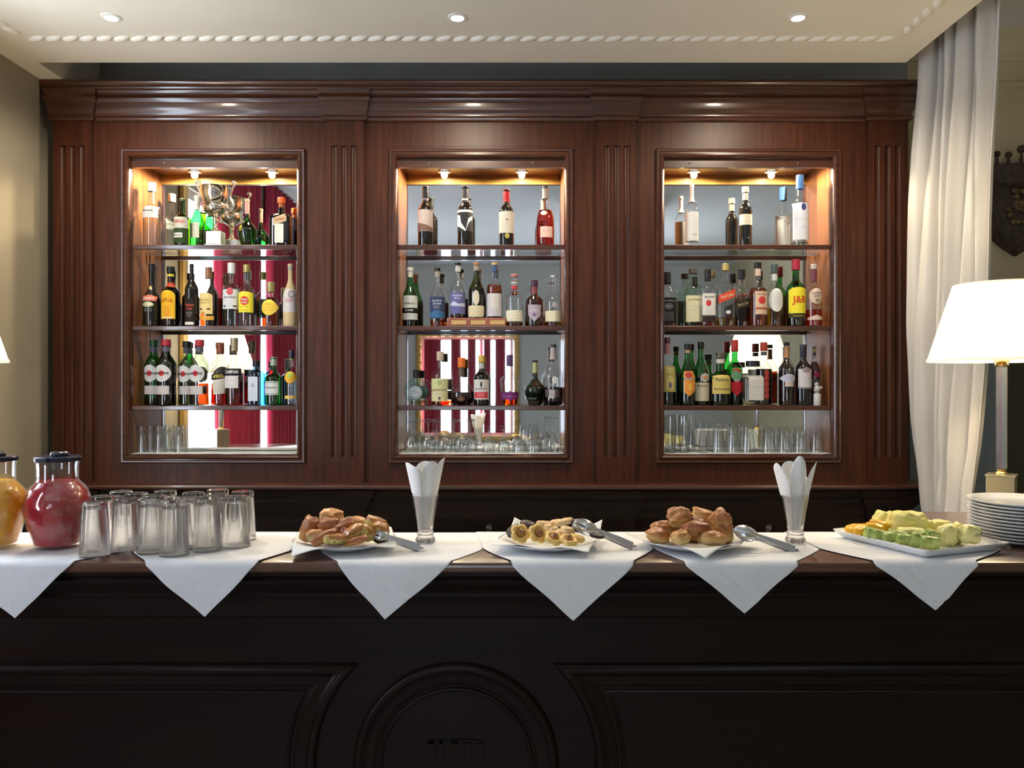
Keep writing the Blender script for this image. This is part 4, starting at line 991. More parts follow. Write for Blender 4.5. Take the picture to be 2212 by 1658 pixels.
def text_verts(s, bold=0, font=None):
    key = (s, bold)
    if key in TXT: return TXT[key]
    c = bpy.data.curves.new('t', 'FONT'); c.body = s; c.size = 1; c.align_x = 'CENTER'; c.resolution_u = 2; c.offset = bold
    o = bpy.data.objects.new('t', c); COL.objects.link(o)
    me = bpy.data.meshes.new_from_object(o)
    V = [tuple(v.co) for v in me.vertices]; Fs = [tuple(p.vertices) for p in me.polygons]
    bpy.data.objects.remove(o); bpy.data.curves.remove(c); bpy.data.meshes.remove(me)
    xs = [v[0] for v in V] or [0]; ys = [v[1] for v in V] or [0]
    TXT[key] = (V, Fs, min(xs), max(xs), min(ys), max(ys)); return TXT[key]
def text_on(b, s, cx, cz, w, h, rot=0, bold=.012, off=.0013, arc=0):
    """text centred at (cx, cz), w = width as fraction of R, h = height as fraction of H"""
    V, Fs, x0, x1, y0, y1 = text_verts(s, bold); out = []
    for x, y, _ in V:
        u = ((x-(x0+x1)/2)/(x1-x0))*w*b.R; v = ((y-(y0+y1)/2)/(y1-y0))*h*b.H
        v -= arc*b.H*(u/(w*b.R/2))**2 if w else 0
        xx = u*math.cos(rot)-v*math.sin(rot)+cx*b.R; zz = u*math.sin(rot)+v*math.cos(rot)+cz*b.H
        out.append((xx, front(b, xx, zz/b.H, off), zz))
    return G().add(out, Fs)
def dark(c, k=.35): return tuple(t*k for t in c)
def sleeve(b, z0, z1, off=.0006, top=False):
    zs = [z0+(z1-z0)*i/6 for i in range(7)]
    pr = [(rad(b.prof, z)*b.R+off, z*b.H) for z in zs]
    if top: pr.append((0, z1*b.H))
    return G().lathe(pr, n=20, exp=None, dy=1)
GLS = {'clear': ((.97, .98, .98), (.66, .70, .71)), 'green': ((.12, .55, .18), (.015, .17, .04)), 'dgreen': ((.02, .22, .05), (.003, .03, .008)), 'ygreen': ((.25, .50, .03), (.04, .13, .01)),
       'lgreen': ((.86, .95, .88), (.45, .65, .52)), 'blue': ((.20, .62, .86), (.05, .28, .55)), 'brown': ((.22, .07, .02), (.04, .01, .005)), 'aqua': ((.84, .95, .93), (.5, .70, .66)), 'olive': ((.35, .42, .15), (.06, .08, .02))}
def glassmat(k): return thin(k+'_bottle_glass', *GLS[k])
LIQ = {'amber': (.78, .32, .04), 'damber': (.50, .13, .02), 'gold': (.85, .62, .15), 'pale': (.93, .86, .55), 'red': (.60, .012, .02), 'orange': (.85, .19, .02), 'dark': (.05, .012, .008), 'rose': (.86, .14, .09), 'brown': (.22, .06, .02), 'clearl': (.92, .95, .95), 'purple': (.12, .01, .03)}
def liqmat(k):
    c = LIQ[k]; return thin(k+'_liquid', c, dark(c, .5), rough=.1, refl=.3)
INK = {}
def ink(c): return pbr('ink', c, .6, spec=.2)
BOTS = []
def bottle(px, ytop, w, base, shape, glass, liq=None, lvl=0, cap=None, foil=None, labels=(), label='', Y=3.875, name='liquor_bottle', ybase=None, n=22, cat='bottle', group=None):
    b = Bot(); b.prof, b.n, b.dy = SH[shape]; b.R = w/2/F*Y; b.H = Z(ytop, Y)-base; 
    t = thing(name, label, cat, (X(px, Y), Y, base+.0003), 0, group)
    b.root = t
    opaque = not isinstance(glass, str)
    gm = glass if opaque else glassmat(glass)
    obj('bottle_glass', G().lathe([(r*b.R, z*b.H) for r, z in b.prof], n=n, exp=b.n, dy=b.dy), gm, t, smooth=35)
    if liq and not opaque:
        zs = [.012+(lvl-.012)*i/14 for i in range(15)]
        pr = [(0, .012*b.H)]+[((rad(b.prof, max(z, .02))*b.R-.0018), z*b.H) for z in zs]+[(0, lvl*b.H)]
        obj('liquid', G().lathe(pr, n=n, exp=b.n, dy=b.dy), liqmat(liq), t, smooth=35)
    if cap:   # (colour, height fraction, width factor[, metal])
        c, hh, wf = cap[:3]; nr = rad(b.prof, .93)*b.R*wf
        z0 = 1-hh; obj('cap', G().lathe([(nr, z0*b.H), (nr*1.01, (z0+.002)*b.H), (nr, (1.004)*b.H), (nr*.93, 1.008*b.H), (0, 1.008*b.H)], n=20), pt('cap', c, .35, metal=(cap[3] if len(cap) > 3 else 0)), t, smooth=35)
    if foil:
        for f in (foil if isinstance(foil, list) else [foil]):
            obj('neck_foil', sleeve(b, f[1], f[2], .0007), pt('foil', f[0], .4, metal=(f[3] if len(f) > 3 else 0)), t, smooth=50)
    for lb in labels:
        out, col, items = lb[0], lb[1], lb[2] if len(lb) > 2 else []
        if out == 'band': lo = obj('label', sleeve(b, lb[3], lb[4], .0006), pt('label_paper', col, .6, spec=.2), t, smooth=50)
        else: lo = obj('label', patch(b, out), pt('label_paper', col, .6, spec=.2), t, smooth=50)
        for it in items:
            if it[0] == 'T': _, s, c, cx, cz, ww, hh = it[:7]; obj('lettering', text_on(b, s, cx, cz, ww, hh, *it[7:]), ink(c), lo, smooth=0, fix=False)
            elif it[0] == 'S': obj('emblem', patch(b, it[1], .0010), ink(it[2]), lo, smooth=50)
            elif it[0] == 'L':   # fine print rows
                _, c, cx, z0, z1, ww, k = it; g = G(); rr = random.Random(int(abs(cx)*99+z0*977+px))
                for q in range(k):
                    z = z0+(z1-z0)*q/max(1, k-1); hw = ww/2*rr.uniform(.7, 1); x = cx-hw
                    while x < cx+hw-.05:
                        l = rr.uniform(.06, .14); l = min(l, cx+hw-x)
                        pch = patch(b, rect(x, x+l, z-.004, z+.004), .0010); g.add(pch.v, pch.f); x += l+.05
                obj('fine_print', g, ink(c), lo, smooth=0, fix=False)
    BOTS.append(b); return b
Wt = (.78, .78, .76); Cr = (.78, .70, .50); Bk = (.012, .012, .013); Rd = (.55, .015, .02); Ye = (.80, .58, .06); Go = (.55, .38, .12); Gr = (.45, .45, .46); Nv = (.03, .05, .16); Dk = (.08, .08, .09); Or = (.80, .18, .02)
S1, S2, S3 = 2.225, 1.832, 1.445
# ---- left niche, top shelf
bottle(328, 396, 36, S1, 'round', 'clear', 'clearl', .5, (Wt, .13, 1.35), None,
  [(rect(-.93, .93, .44, .62), (.74, .75, .76), [('T', 'MOLINARI', Bk, -.05, .55, 1.25, .035), ('L', Gr, 0, .47, .50, 1.2, 2)])], 'clear aniseed liqueur bottle with a white cap, leftmost on the top left shelf')
bottle(394, 432, 34, S1, 'round', 'ygreen', 'pale', .5, ((.06, .09, .03), .05, 1.2), None,
  [(rect(-.93, .93, .36, .60), (.55, .55, .48), [('T', 'PERNOD', Rd, 0, .50, 1.3, .07)]), (rect(-.95, .95, .05, .34), (.03, .06, .02), [('S', rect(-.78, .38, .16, .26), Wt), ('T', 'PERNOD', Bk, -.2, .21, 1.0, .05, 0, .012, .0016)])], 'yellow-green aperitif bottle with red lettering beside the clear bottle, left of the trophy', Y=3.87)
bottle(426, 423, 30, S1, 'slope', 'green', 'pale', .4, (Wt, .05, 1.2), ((.72, .75, .68), .74, .97), [(rect(-.85, .6, .18, .47), (.66, .68, .55), [('L', Gr, -.1, .24, .42, 1.0, 4)])], 'green bottle with a white neck and pale label, just left of the silver trophy', Y=3.90)
bottle(534, 432, 40, S1, 'pear', 'green', None, 0, ((.6, .5, .3), .03, 1.2), ((.62, .35, .30), .70, .97), [(oval(-.45, .38, .22, .07), (.25, .22, .03))], 'dark green pear-shaped bottle with a pink neck foil, right of the silver trophy', Y=3.885)
bottle(608, 428, 46, S1, 'sqlow', 'brown', 'amber', .58, ((.62, .13, .03), .11, 1.3), ((.35, .08, .02), .80, .9),
  [(rect(-.42, .42, .05, .44), (.72, .68, .62)), ([(-.55, .40), (.68, .50), (.68, .66), (-.55, .56)], (.55, .40, .24), [('T', 'COINTREAU', (.35, .08, .03), .05, .53, .95, .05, .12)])], 'square amber orange-liqueur bottle with a red cap, right of the trophy', Y=3.87)
# ---- left niche, second shelf
bottle(328, 571, 38, S2, 'irish', pt('black_glass', (.008, .007, .006), .12, coat=.5), None, 0, (Bk, .13, 1.15), None,
  [([(-.85, .40), (.75, .40), (.9, .47), (0, .50), (-.95, .47)], (.55, .16, .10), [('T', 'BAILEYS', Wt, 0, .442, 1.2, .035)]), (oval(-.05, .345, .65, .045), (.35, .40, .24), [('S', oval(.1, .35, .4, .028), Cr), ('L', Gr, 0, .24, .27, 1.0, 2)]), (oval(0, .62, .16, .03), (.5, .42, .15))], 'black cream-liqueur bottle with a slender neck, leftmost on the second left shelf', Y=3.87)
bottle(369, 577, 38, S2, 'round', 'brown', 'brown', .66, (Bk, .10, 1.25), [((.65, .55, .05), .84, .88), ((.45, .05, .02), .66, .74)],
  [(arch(-.88, .78, .12, .60, .09), (.82, .48, .03), [('T', 'KAHLUA', (.45, .06, .01), -.05, .44, 1.25, .07, 0, .012, .0013, .03), ('S', rect(-.4, .3, .16, .34), (.75, .33, .03)), ('S', rect(-.75, .6, .13, .15), Cr)])], 'brown coffee-liqueur bottle with a bright yellow arched label', Y=3.87)
bottle(414, 571, 28, S2, 'slim', pt('black_glass', (.008, .007, .006), .12, coat=.5), None, 0, (Bk, .12, 1.15), None,
  [(rect(-.8, .7, .05, .44), (.02, .014, .012), [('T', 'Havana', (.62, .10, .07), 0, .34, 1.3, .045), ('T', 'Club', (.62, .10, .07), 0, .28, .9, .04), ('L', Gr, 0, .16, .22, 1.0, 3), ('S', rect(-.75, .65, .02, .065), Wt)])], 'black rum bottle with red lettering, right of the yellow-labelled coffee liqueur', Y=3.86)
bottle(451, 578, 37, S2, 'round', 'clear', 'damber', .56, ((.28, .14, .08), .19, 1.15, .4), None,
  [(arch(-.96, .72, .20, .56, .05), (.78, .60, .26), [('T', 'BACARDI', (.45, .32, .1), -.12, .44, 1.35, .04), ('T', 'RESERVA', (.45, .32, .1), -.12, .39, 1.1, .025), ('S', lens(-.8, -.4, .27, .30), (.05, .04, .02)), ('S', lens(.1, .55, .27, .30), (.05, .04, .02)), ('S', oval(-.3, .21, .22, .03), (.6, .25, .05))]), (rect(-.96, .82, .10, .17), (.70, .36, .06))], 'dark rum bottle with a cream-yellow label and brown neck, second left shelf', Y=3.87)
bottle(500, 569, 35, S2, 'round', 'aqua', 'clearl', .6, ((.66, .68, .70), .16, 1.3), None,
  [(rect(-.96, .96, .27, .58), (.66, .68, .70), [('S', oval(.12, .545, .40, .058), (.55, .10, .12)), ('T', 'BACARDI', Dk, .12, .455, 1.35, .035), ('S', lens(-.75, -.35, .30, .33), Dk), ('S', lens(.45, .9, .30, .33), Dk), ('L', Gr, .1, .31, .39, 1.0, 3)])], 'clear white-rum bottle with a silver label and red dot', Y=3.868)
bottle(533, 573, 33, S2, 'round', 'clear', 'clearl', .5, ((.42, .33, .12), .12, 1.3, .6), None,
  [(arch(-.97, .97, .22, .56, .03), (.80, .70, .06), [('S', oval(0, .41, .55, .075), (.60, .07, .03)), ('T', 'Havana', Wt, 0, .435, .85, .035, 0, .012, .0017), ('T', 'Club', Wt, 0, .385, .75, .035, 0, .012, .0017), ('L', (.3, .25, .02), 0, .26, .31, 1.2, 2)])], 'clear rum bottle with a bright yellow label and red round badge', Y=3.865)
bottle(585, 610, 38, S2, 'stout', 'clear', 'damber', .66, ((.40, .34, .14), .22, 1.05, .5), None,
  [(lens(-1.0, .97, .24, .60), (.80, .56, .08), [('T', "O.C", (.5, .25, .03), -.1, .50, .5, .05), ('L', (.5, .3, .05), 0, .36, .42, 1.2, 2)])], 'short round amber bottle with a lens-shaped yellow label', Y=3.87)
bottle(628, 571, 32, S2, 'slope', pt('beige_stoneware', (.60, .44, .24), .7), None, 0, ((.35, .33, .30), .10, 1.1), None,
  [(arch(-.95, .97, .22, .60, .05), (.62, .58, .57), [('S', oval(.35, .51, .42, .065), (.30, .28, .28)), ('S', oval(.35, .51, .26, .04), (.62, .58, .57)), ('T', 'NUGAT', (.65, .15, .22), .1, .41, 1.2, .05)])], 'beige stoneware bottle with a grey label at the right end of the second left shelf', Y=3.87)
# ---- left niche, third shelf
def martini(px, yt, w, Y, glass, liq, lvl, capc, lab, foil=((.10, .09, .13), .82, .90)):
    bottle(px, yt, w, S3, 'mart', glass, liq, lvl, (capc, .09, 1.25), foil,
      [(oval(-.08, .49, .86, .13), (.66, .67, .66), [('S', oval(-.08, .49, .28, .045), (.60, .05, .06)), ('T', 'MARTINI', Bk, -.08, .49, 1.3, .034, 0, .02, .0016)]), (rect(-.85, .62, .17, .30), (.60, .55, .54), [('L', Gr, -.1, .20, .27, 1.0, 2)])], lab, Y=Y)
martini(332, 735, 38, 3.915, 'green', 'dark', .1, (.02, .09, .03), 'green vermouth bottle with a green cap and round white label, leftmost of four')
martini(359, 734, 42, 3.855, 'dgreen', 'dark', .6, (.42, .03, .05), 'dark green vermouth bottle with a red cap and round white label', ((.10, .09, .13), .82, .90))
martini(404, 738, 38, 3.915, 'lgreen', 'pale', .55, Bk, 'pale clear vermouth bottle with a black cap and round white label')
martini(431, 735, 40, 3.855, 'clear', 'damber', .34, (.42, .03, .05), 'clear vermouth bottle with a red cap, round label and brown liquid low in it')
bottle(476, 742, 38, S3, 'camp', 'clear', 'orange', .26, ((.38, .09, .04), .16, 1.15), None,
  [([(-.75, .40), (.9, .44), (.9, .54), (-.75, .50)], Bk, [('T', 'APEROL', (.85, .72, .15), .08, .47, 1.25, .055, .09, .02, .0016)]), ([(-.6, .40), (.85, .44), (.7, .19), (-.45, .17)], (.70, .66, .55), [('L', Gr, .1, .24, .36, .8, 4)])], 'orange aperitif bottle with a tilted black label and brown cap', Y=3.90)
bottle(506, 731, 38, S3, 'camp', 'clear', 'red', .36, ((.36, .31, .20), .19, 1.1, .4), None,
  [(rect(-.98, .92, .45, .55), Bk, [('T', 'CAMPARI', Wt, -.03, .50, 1.5, .05, 0, .02, .0016)]), (rect(-.9, .7, .26, .44), (.72, .68, .68), [('L', Gr, -.1, .30, .38, .8, 2)])], 'red bitter aperitif bottle with white lettering on a black band', Y=3.857)
bottle(554, 779, 32, S3, 'sqtall', 'blue', 'clearl', .55, (Bk, .13, 1.5), None,
  [(rect(-.88, .45, .10, .64), (.62, .68, .75), [('L', Gr, -.2, .20, .34, .8, 4), ('S', oval(-.2, .45, .22, .05), (.4, .45, .55))])], 'blue glass gin bottle with a black cap', Y=3.865)
bottle(591, 772, 36, S3, 'round', 'green', 'clearl', .6, ((.40, .42, .38), .17, 1.15, .3), None,
  [(rect(-.95, .78, .22, .50), (.68, .70, .68), [('T', 'Tanqueray', Dk, -.08, .37, 1.4, .05), ('S', rect(-.93, .76, .24, .25), (.05, .2, .1)), ('S', rect(-.93, .76, .47, .48), (.05, .2, .1))]), (oval(-.25, .69, .28, .05), (.50, .02, .02))], 'green gin bottle with a white label and a red seal on its shoulder', Y=3.865)
bottle(630, 757, 30, S3, 'round', 'clear', 'clearl', .5, ((.03, .025, .05), .15, 1.15), ((.45, .36, .12), .83, .86, .5),
  [(lens(-.9, .9, .40, .62), (.85, .45, .05), [('S', lens(-.5, .5, .5, .6), (.5, .65, .1))]), (rect(-.8, .8, .12, .18), (.80, .55, .15))], 'clear citrus vodka bottle with orange decoration, right end of the third left shelf', Y=3.87)
# ---- centre niche, top shelf
blackg = pt('black_glass', (.008, .007, .006), .12, coat=.5)
bottle(919, 404, 33, S1, 'bord', blackg, None, 0, (Bk, .2, 1.06), ((.28, .22, .26), .78, .90),
  [(rect(-.99, .99, .24, .60), (.56, .46, .42), [('S', [(-.98, .245), (.98, .245), (.98, .30), (.3, .34), (-.98, .385)], (.20, .12, .09))])], 'red wine bottle with a misty pink-brown landscape label, leftmost in the centre niche', name='wine_bottle', Y=3.87)
bottle(1005, 404, 33, S1, 'bord', blackg, None, 0, ((.06, .055, .06), .2, 1.06), ((.62, .60, .58), .77, .84),
  [(rect(-.99, .99, .24, .60), (.035, .035, .04), [('S', rect(-.98, .98, .555, .595), Wt), ('S', [(-.98, .33), (.10, .235), (.14, .26), (-.6, .40), (-.62, .50), (-.98, .52)], Wt), ('S', [(.10, .24), (.45, .45), (.95, .50), (.95, .44), (.55, .40), (.14, .27)], Wt)])], 'red wine bottle with a black and white brush-stroke label', name='wine_bottle', Y=3.87)
bottle(1094, 410, 32, S1, 'bord', blackg, None, 0, ((.50, .02, .03), .19, 1.1), ((.50, .02, .03), .78, .83),
  [(rect(-.99, .99, .22, .60), (.62, .57, .49), [('S', oval(.1, .45, .14, .02), (.2, .15, .13)), ('L', Gr, .1, .30, .38, .8, 3)]), (oval(.1, .17, .34, .048), (.40, .36, .10))], 'red wine bottle with a red capsule and plain cream label', name='wine_bottle', Y=3.87)
bottle(1178, 404, 38, S1, 'rose', 'clear', 'rose', .60, (Bk, .05, 1.1), [((.30, .26, .26), .80, .97)],
  [(rect(-.62, .8, .13, .31), (.78, .52, .46), [('L', (.45, .3, .3), .08, .23, .25, 1.0, 2)]), (lens(-.6, .2, .50, .58), (.75, .6, .55))], 'pink rose wine bottle, rightmost on the top shelf of the centre niche', name='wine_bottle', Y=3.865)
# ---- centre niche, second shelf
bottle(886, 579, 34, S2, 'slope', 'green', 'dark', .42, (Wt, .05, 1.25), ((.66, .68, .62), .84, .95),
  [(rect(-.97, .97, .31, .52), (.60, .62, .58), [('T', 'LAPHROAIG', Bk, 0, .385, 1.35, .035), ('L', Gr, 0, .46, .48, .8, 2)]), (rect(-.97, .97, .24, .30), Bk, [('T', '10 YEARS', Wt, 0, .27, 1.0, .03)]), (rect(-.97, .97, .11, .22), (.60, .62, .58), [('L', Gr, 0, .15, .18, 1.2, 2)])], 'green whisky bottle with a white cap and white label, leftmost on the centre second shelf')
bottle(945, 579, 32, S2, 'slope', 'clear', 'amber', .12, (Bk, .05, 1.2), ((.30, .27, .22), .84, .94),
  [(rect(-.97, .97, .13, .50), (.035, .05, .12), [('T', 'TALISKER', (.6, .62, .7), 0, .43, 1.4, .03), ('T', 'STORM', (.6, .62, .7), 0, .38, 1.1, .03), ('S', [(-.95, .14), (.95, .14), (.95, .24), (0, .28), (-.95, .23)], (.05, .13, .28)), ('L', (.6, .6, .6), 0, .31, .34, .9, 2)])], 'whisky bottle with a dark navy stormy label, left of the wooden riser')
RZ = S2+.040
bottle(989, 568, 33, RZ, 'slope', 'clear', 'damber', .06, (Bk, .05, 1.2), ((.45, .45, .46), .84, .95),
  [(rect(-.97, .97, .08, .46), (.13, .13, .30), [('T', 'TALISKER', (.6, .62, .75), 0, .40, 1.4, .03), ('T', 'SKYE', (.6, .62, .75), 0, .35, .8, .03), ('S', [(-.95, .22), (.95, .20), (.95, .27), (.3, .24), (-.5, .30), (-.95, .25)], (.5, .52, .66))])], 'whisky bottle with a violet-blue seascape label, leftmost of three on the riser', Y=3.87)
bottle(1029, 568, 35, RZ, 'slope', 'olive', 'dark', .54, ((.40, .20, .11), .04, 1.2), ((.30, .27, .24), .86, .95),
  [(oval(0, .36, .42, .135), (.62, .56, .44)), (rect(-.99, .99, .0, .22), (.66, .58, .38), [('L', Gr, 0, .06, .16, 1.2, 3)])], 'dark whisky bottle with an oval cream label, middle of three on the riser', Y=3.87)
bottle(1068, 568, 33, RZ, 'round', 'clear', 'amber', .60, ((.55, .35, .15), .04, 1.2), ((.05, .09, .20), .84, .96),
  [(rect(-.98, .98, .03, .44), (.52, .50, .54), [('S', rect(-.5, .6, .18, .42), (.62, .58, .55)), ('L', Gr, 0, .26, .36, .8, 3)])], 'amber whisky bottle with a plain grey sleeve label, rightmost of three on the riser', Y=3.87)
bottle(1111, 593, 37, S2, 'round', 'clear', 'amber', .06, ((.42, .16, .14), .05, 1.2), [((.5, .5, .5), .82, .86), ((.5, .04, .05), .72, .78)],
  [(rect(-.98, .98, .09, .30), (.72, .68, .52), [('L', Gr, 0, .14, .26, 1.2, 3)])], 'nearly empty clear whisky bottle with a low cream label and red neck tag', Y=3.865)
bottle(1154, 606, 38, S2, 'round', 'clear', 'damber', .74, ((.06, .02, .05), .13, 1.2), ((.20, .05, .06), .72, .87),
  [(shieldo(-.75, .75, .09, .46), (.40, .34, .40), [('T', 'CHIVAS', (.7, .68, .7), 0, .34, 1.15, .035, 0, .012, .0013, .015), ('S', oval(0, .24, .22, .04), (.2, .15, .3)), ('L', Wt, 0, .15, .18, .5, 2)])], 'amber whisky bottle with a dark cap and silver-purple shield label', Y=3.865)
bottle(1196, 596, 38, S2, 'slope', 'clear', 'gold', .07, ((.7, .72, .72), .03, 1.1), None,
  [(rect(-.98, .98, .09, .30), (.72, .66, .46), [('L', Gr, 0, .14, .26, 1.2, 3)]), (oval(.05, .42, .28, .05), (.35, .34, .34))], 'nearly empty clear bottle with a tall neck, right end of the centre second shelf', Y=3.865)
# ---- centre niche, third shelf
bottle(951, 760, 38, S3, 'round', 'clear', 'orange', .07, ((.55, .45, .33), .16, 1.2), None,
  [(rect(-.96, .9, .28, .50), (.60, .60, .30), [('S', oval(0, .42, .28, .05), (.42, .44, .22)), ('T', 'PERE MAGLOIRE', (.40, .15, .05), 0, .30, 1.5, .022)]), (rect(-.96, .9, .08, .27), (.66, .60, .34), [('L', Gr, 0, .20, .23, 1.2, 2), ('S', shieldo(-.15, .15, .10, .16), Dk)])], 'corked clear bottle with a pale yellow-green label, second on the centre third shelf', Y=3.865)
bottle(997, 773, 47, S3, 'pearlow', 'clear', 'purple', .27, ((.75, .17, .02), .20, 1.35), ((.10, .07, .05), .60, .80), [(oval(0, .14, .4, .06), (.10, .04, .03), [('S', oval(0, .14, .25, .03), (.2, .12, .08))])], 'round clear decanter bottle with an orange seal and dark red liqueur', Y=3.86)
bottle(1040, 768, 34, S3, 'round', blackg, None, 0, ((.62, .42, .08), .14, 1.2), ((.45, .45, .42), .74, .85),
  [(rect(-.95, .95, .12, .52), (.62, .60, .56), [('S', lens(-.12, .12, .36, .48), Bk), ('T', 'SANDEMAN', (.2, .2, .2), 0, .335, 1.5, .03), ('S', rect(-.85, .85, .15, .27), (.60, .06, .08)), ('L', Wt, 0, .20, .23, 1.0, 2)])], 'black bottle with a yellow cap and a white and red label', Y=3.865)
bottle(1101, 767, 44, S3, 'bulb', 'clear', 'amber', .16, ((.10, .04, .12), .20, 1.25), None,
  [('band', (.16, .03, .14), [], .12, .26), ([(0, .06), (.3, .18), (0, .30), (-.3, .18)], (.22, .05, .22), [('T', 'COURVOISIER', (.5, .25, .4), 0, .18, 1.3, .022)])], 'wide-shouldered cognac bottle with a purple seal and diamond label', Y=3.865)
bottle(1156, 778, 48, S3, 'pear', pt('green_black_glass', (.006, .012, .006), .1, coat=.5), None, 0, (Bk, .03, 1.2), ((.42, .46, .20), .72, .96), [(rect(-.75, .1, .12, .18), (.012, .02, .012), [('T', 'ARMAGNAC', (.5, .5, .45), -.3, .15, .8, .02)])], 'squat green-black pear-shaped bottle', Y=3.87)
bottle(1195, 745, 41, S3, 'rose', 'clear', 'dark', .30, (Bk, .04, 1.1), ((.40, .35, .34), .76, .96),
  [(rect(-.85, .6, .14, .27), (.10, .08, .08), [('S', rect(-.5, .1, .12, .26), (.42, .38, .38))]), (oval(.1, .42, .3, .06), (.6, .6, .6))], 'tall teardrop clear bottle with dark liquor low in it, right end of its shelf', Y=3.86)
# round flask with a disc body
Y = 3.87; b = thing('liquor_bottle', 'flat round clear flask with a dark stopper, leftmost on the centre third shelf', 'bottle', (X(899, Y), Y, S3+.0003))
R = 27/F*Y
g = G().lathe([(0, -.026), (R*.6, -.027), (R*.86, -.022), (R*.97, -.012), (R, 0), (R*.97, .012), (R*.86, .022), (R*.6, .027), (0, .026)], n=32)
g2 = G().add([(x, z, y+R+.008) for x, y, z in g.v], g.f)
g2.lathe([(.026, 0), (.030, .002), (.024, .03), (.012, 2*R*.9), (.011, 2*R+.012), (.013, 2*R+.02), (.013, 2*R+.035)], n=20)
obj('bottle_glass', g2, glassmat('aqua'), b, smooth=40, fix=False)
obj('cap', G().lathe([(.0145, 2*R+.012), (.0150, 2*R+.05), (.013, 2*R+.052), (0, 2*R+.052)], n=20), black, b)
g = G().lathe([(0, .0), (R*.5, .0), (R*.55, .001), (R*.5, .002), (R*.3, .002), (0, .002)], n=28)
obj('label', G().add([(x, -.0275-z, y+R) for x, y, z in g.v], g.f), pt('pewter_label', (.30, .34, .35), .4, metal=.5), b)
g = G().lathe([(R*.22, 0), (R*.26, .002), (R*.30, 0)], n=28)
obj('emblem', G().add([(x, -.0292-z, y+R) for x, y, z in g.v], g.f), pt('pewter_ring', (.55, .56, .52), .4, metal=.5), b)
obj('liquid', G().lathe([(0, .004), (.024, .005), (.026, .02), (0, .02)], n=20), liqmat('gold'), b)
# riser with brass plates
Y0 = 3.84; r = thing('display_riser', 'red-brown wooden riser with three brass plates under the whisky bottles', 'riser', ((X(966, 3.85)+X(1093, 3.85))/2, 3.875, S2+.0003))
rw = X(1093, 3.85)-X(966, 3.85)
rdw = ramp2('cherry_riser_wood', (.24, .06, .03), (.33, .10, .05), scale=(.6, 6, 6), nscale=6, rough=.35, coat=.3)
obj('riser_body', G().box(-rw/2, rw/2, -.04, .055, 0, .0392), rdw, r, smooth=0, bevel=.002)
for i in range(3): obj('brass_plate', G().box(-.122+i*.094, -.050+i*.094 if i < 2 else .138, -.0412, -.0402, .008, .028) if i < 2 else G().box(.066, .138, -.0412, -.0402, .008, .028), pt('engraved_brass', (.62, .40, .15), .35, metal=.5), r, smooth=0)
# ---- right niche, top shelf
bottle(1494, 400, 28, S1, 'slim', 'clear', None, 0, (Wt, .04, 1.2), ((.66, .66, .62), .72, .96), [('band', (.66, .67, .66), [], .08, .55), (rect(-.1, .7, .16, .20), (.5, .5, .5))], 'slender clear grappa bottle with a white frosted sleeve, left on the top right shelf', Y=3.87)
bottle(1610, 405, 28, S1, 'bord', blackg, None, 0, ((.70, .66, .56), .09, 1.35), ((.62, .58, .48), .78, .90), [(rect(-.99, .99, .35, .53), (.68, .64, .50), [('L', Gr, 0, .40, .48, 1.0, 2)]), (oval(.25, .13, .3, .015), (.12, .12, .13))], 'black wine bottle with a cream capsule and label, middle of the top right shelf', name='wine_bottle', Y=3.87)
bottle(1728, 380, 36, S1, 'round', 'clear', 'clearl', .05, ((.08, .22, .55), .19, 1.3), None, [(rect(-.97, .97, .08, .60), (.70, .72, .80), [('S', oval(.1, .54, .28, .05), (.05, .06, .20)), ('S', rect(-.95, .95, .37, .375), Gr), ('L', Gr, .1, .25, .27, .6, 2)])], 'tall vodka bottle with a blue cap and white label, right on the top right shelf', Y=3.87)
# ---- right niche, second shelf
bottle(1441, 589, 36, S2, 'sq', 'clear', 'damber', .30, (Bk, .21, 1.3), None, [(rect(-.9, .95, .06, .53), (.012, .012, .013), [('T', "JACK DANIEL'S", Gr, .05, .47, 1.5, .035, 0, .012, .0013, .01), ('S', oval(.05, .37, .55, .06), (.10, .10, .11)), ('T', 'No.7', Gr, .05, .37, .5, .035, 0, .012, .0017), ('L', Gr, .05, .12, .26, 1.3, 5)])], 'square whiskey bottle with a black label, leftmost on the second right shelf', Y=3.90)
bottle(1497, 580, 38, S2, 'sq', 'lgreen', 'gold', .06, ((.10, .09, .08), .08, 1.35), None, [(rect(-.96, .96, .08, .53), (.70, .66, .44), [('T', "JACK DANIEL'S", (.2, .18, .1), 0, .46, 1.4, .04, 0, .012, .0013, .015), ('L', Gr, 0, .28, .34, .9, 2)])], 'square honey whiskey bottle with a cream label, second on the second right shelf', Y=3.885)
bottle(1529, 583, 30, S2, 'sq', 'clear', 'orange', .09, (Bk, .2, 1.3), None, [(rect(-.96, .96, .19, .57), (.68, .66, .62), [('S', oval(-.1, .40, .38, .055), (.55, .05, .06)), ('T', 'JIM BEAM', Bk, 0, .50, 1.35, .035, 0, .012, .0013, -.01), ('L', Gr, 0, .22, .29, 1.1, 3)]), (rect(-.96, .96, .07, .17), (.035, .02, .02))], 'bourbon bottle with a white label and red dot', Y=3.858)
bottle(1567, 571, 37, S2, 'red', 'clear', 'gold', .14, ((.60, .46, .18), .10, 1.2, .5), None, [([(-.97, .36), (.97, .47), (.97, .60), (-.97, .49)], (.62, .07, .03), [('T', 'Red Label', (.75, .55, .4), 0, .485, 1.5, .05, .29, .012, .0016)]), (oval(.1, .22, .3, .03), (.6, .6, .6))], 'clear whisky bottle with a slanting red label and gold cap', Y=3.86)
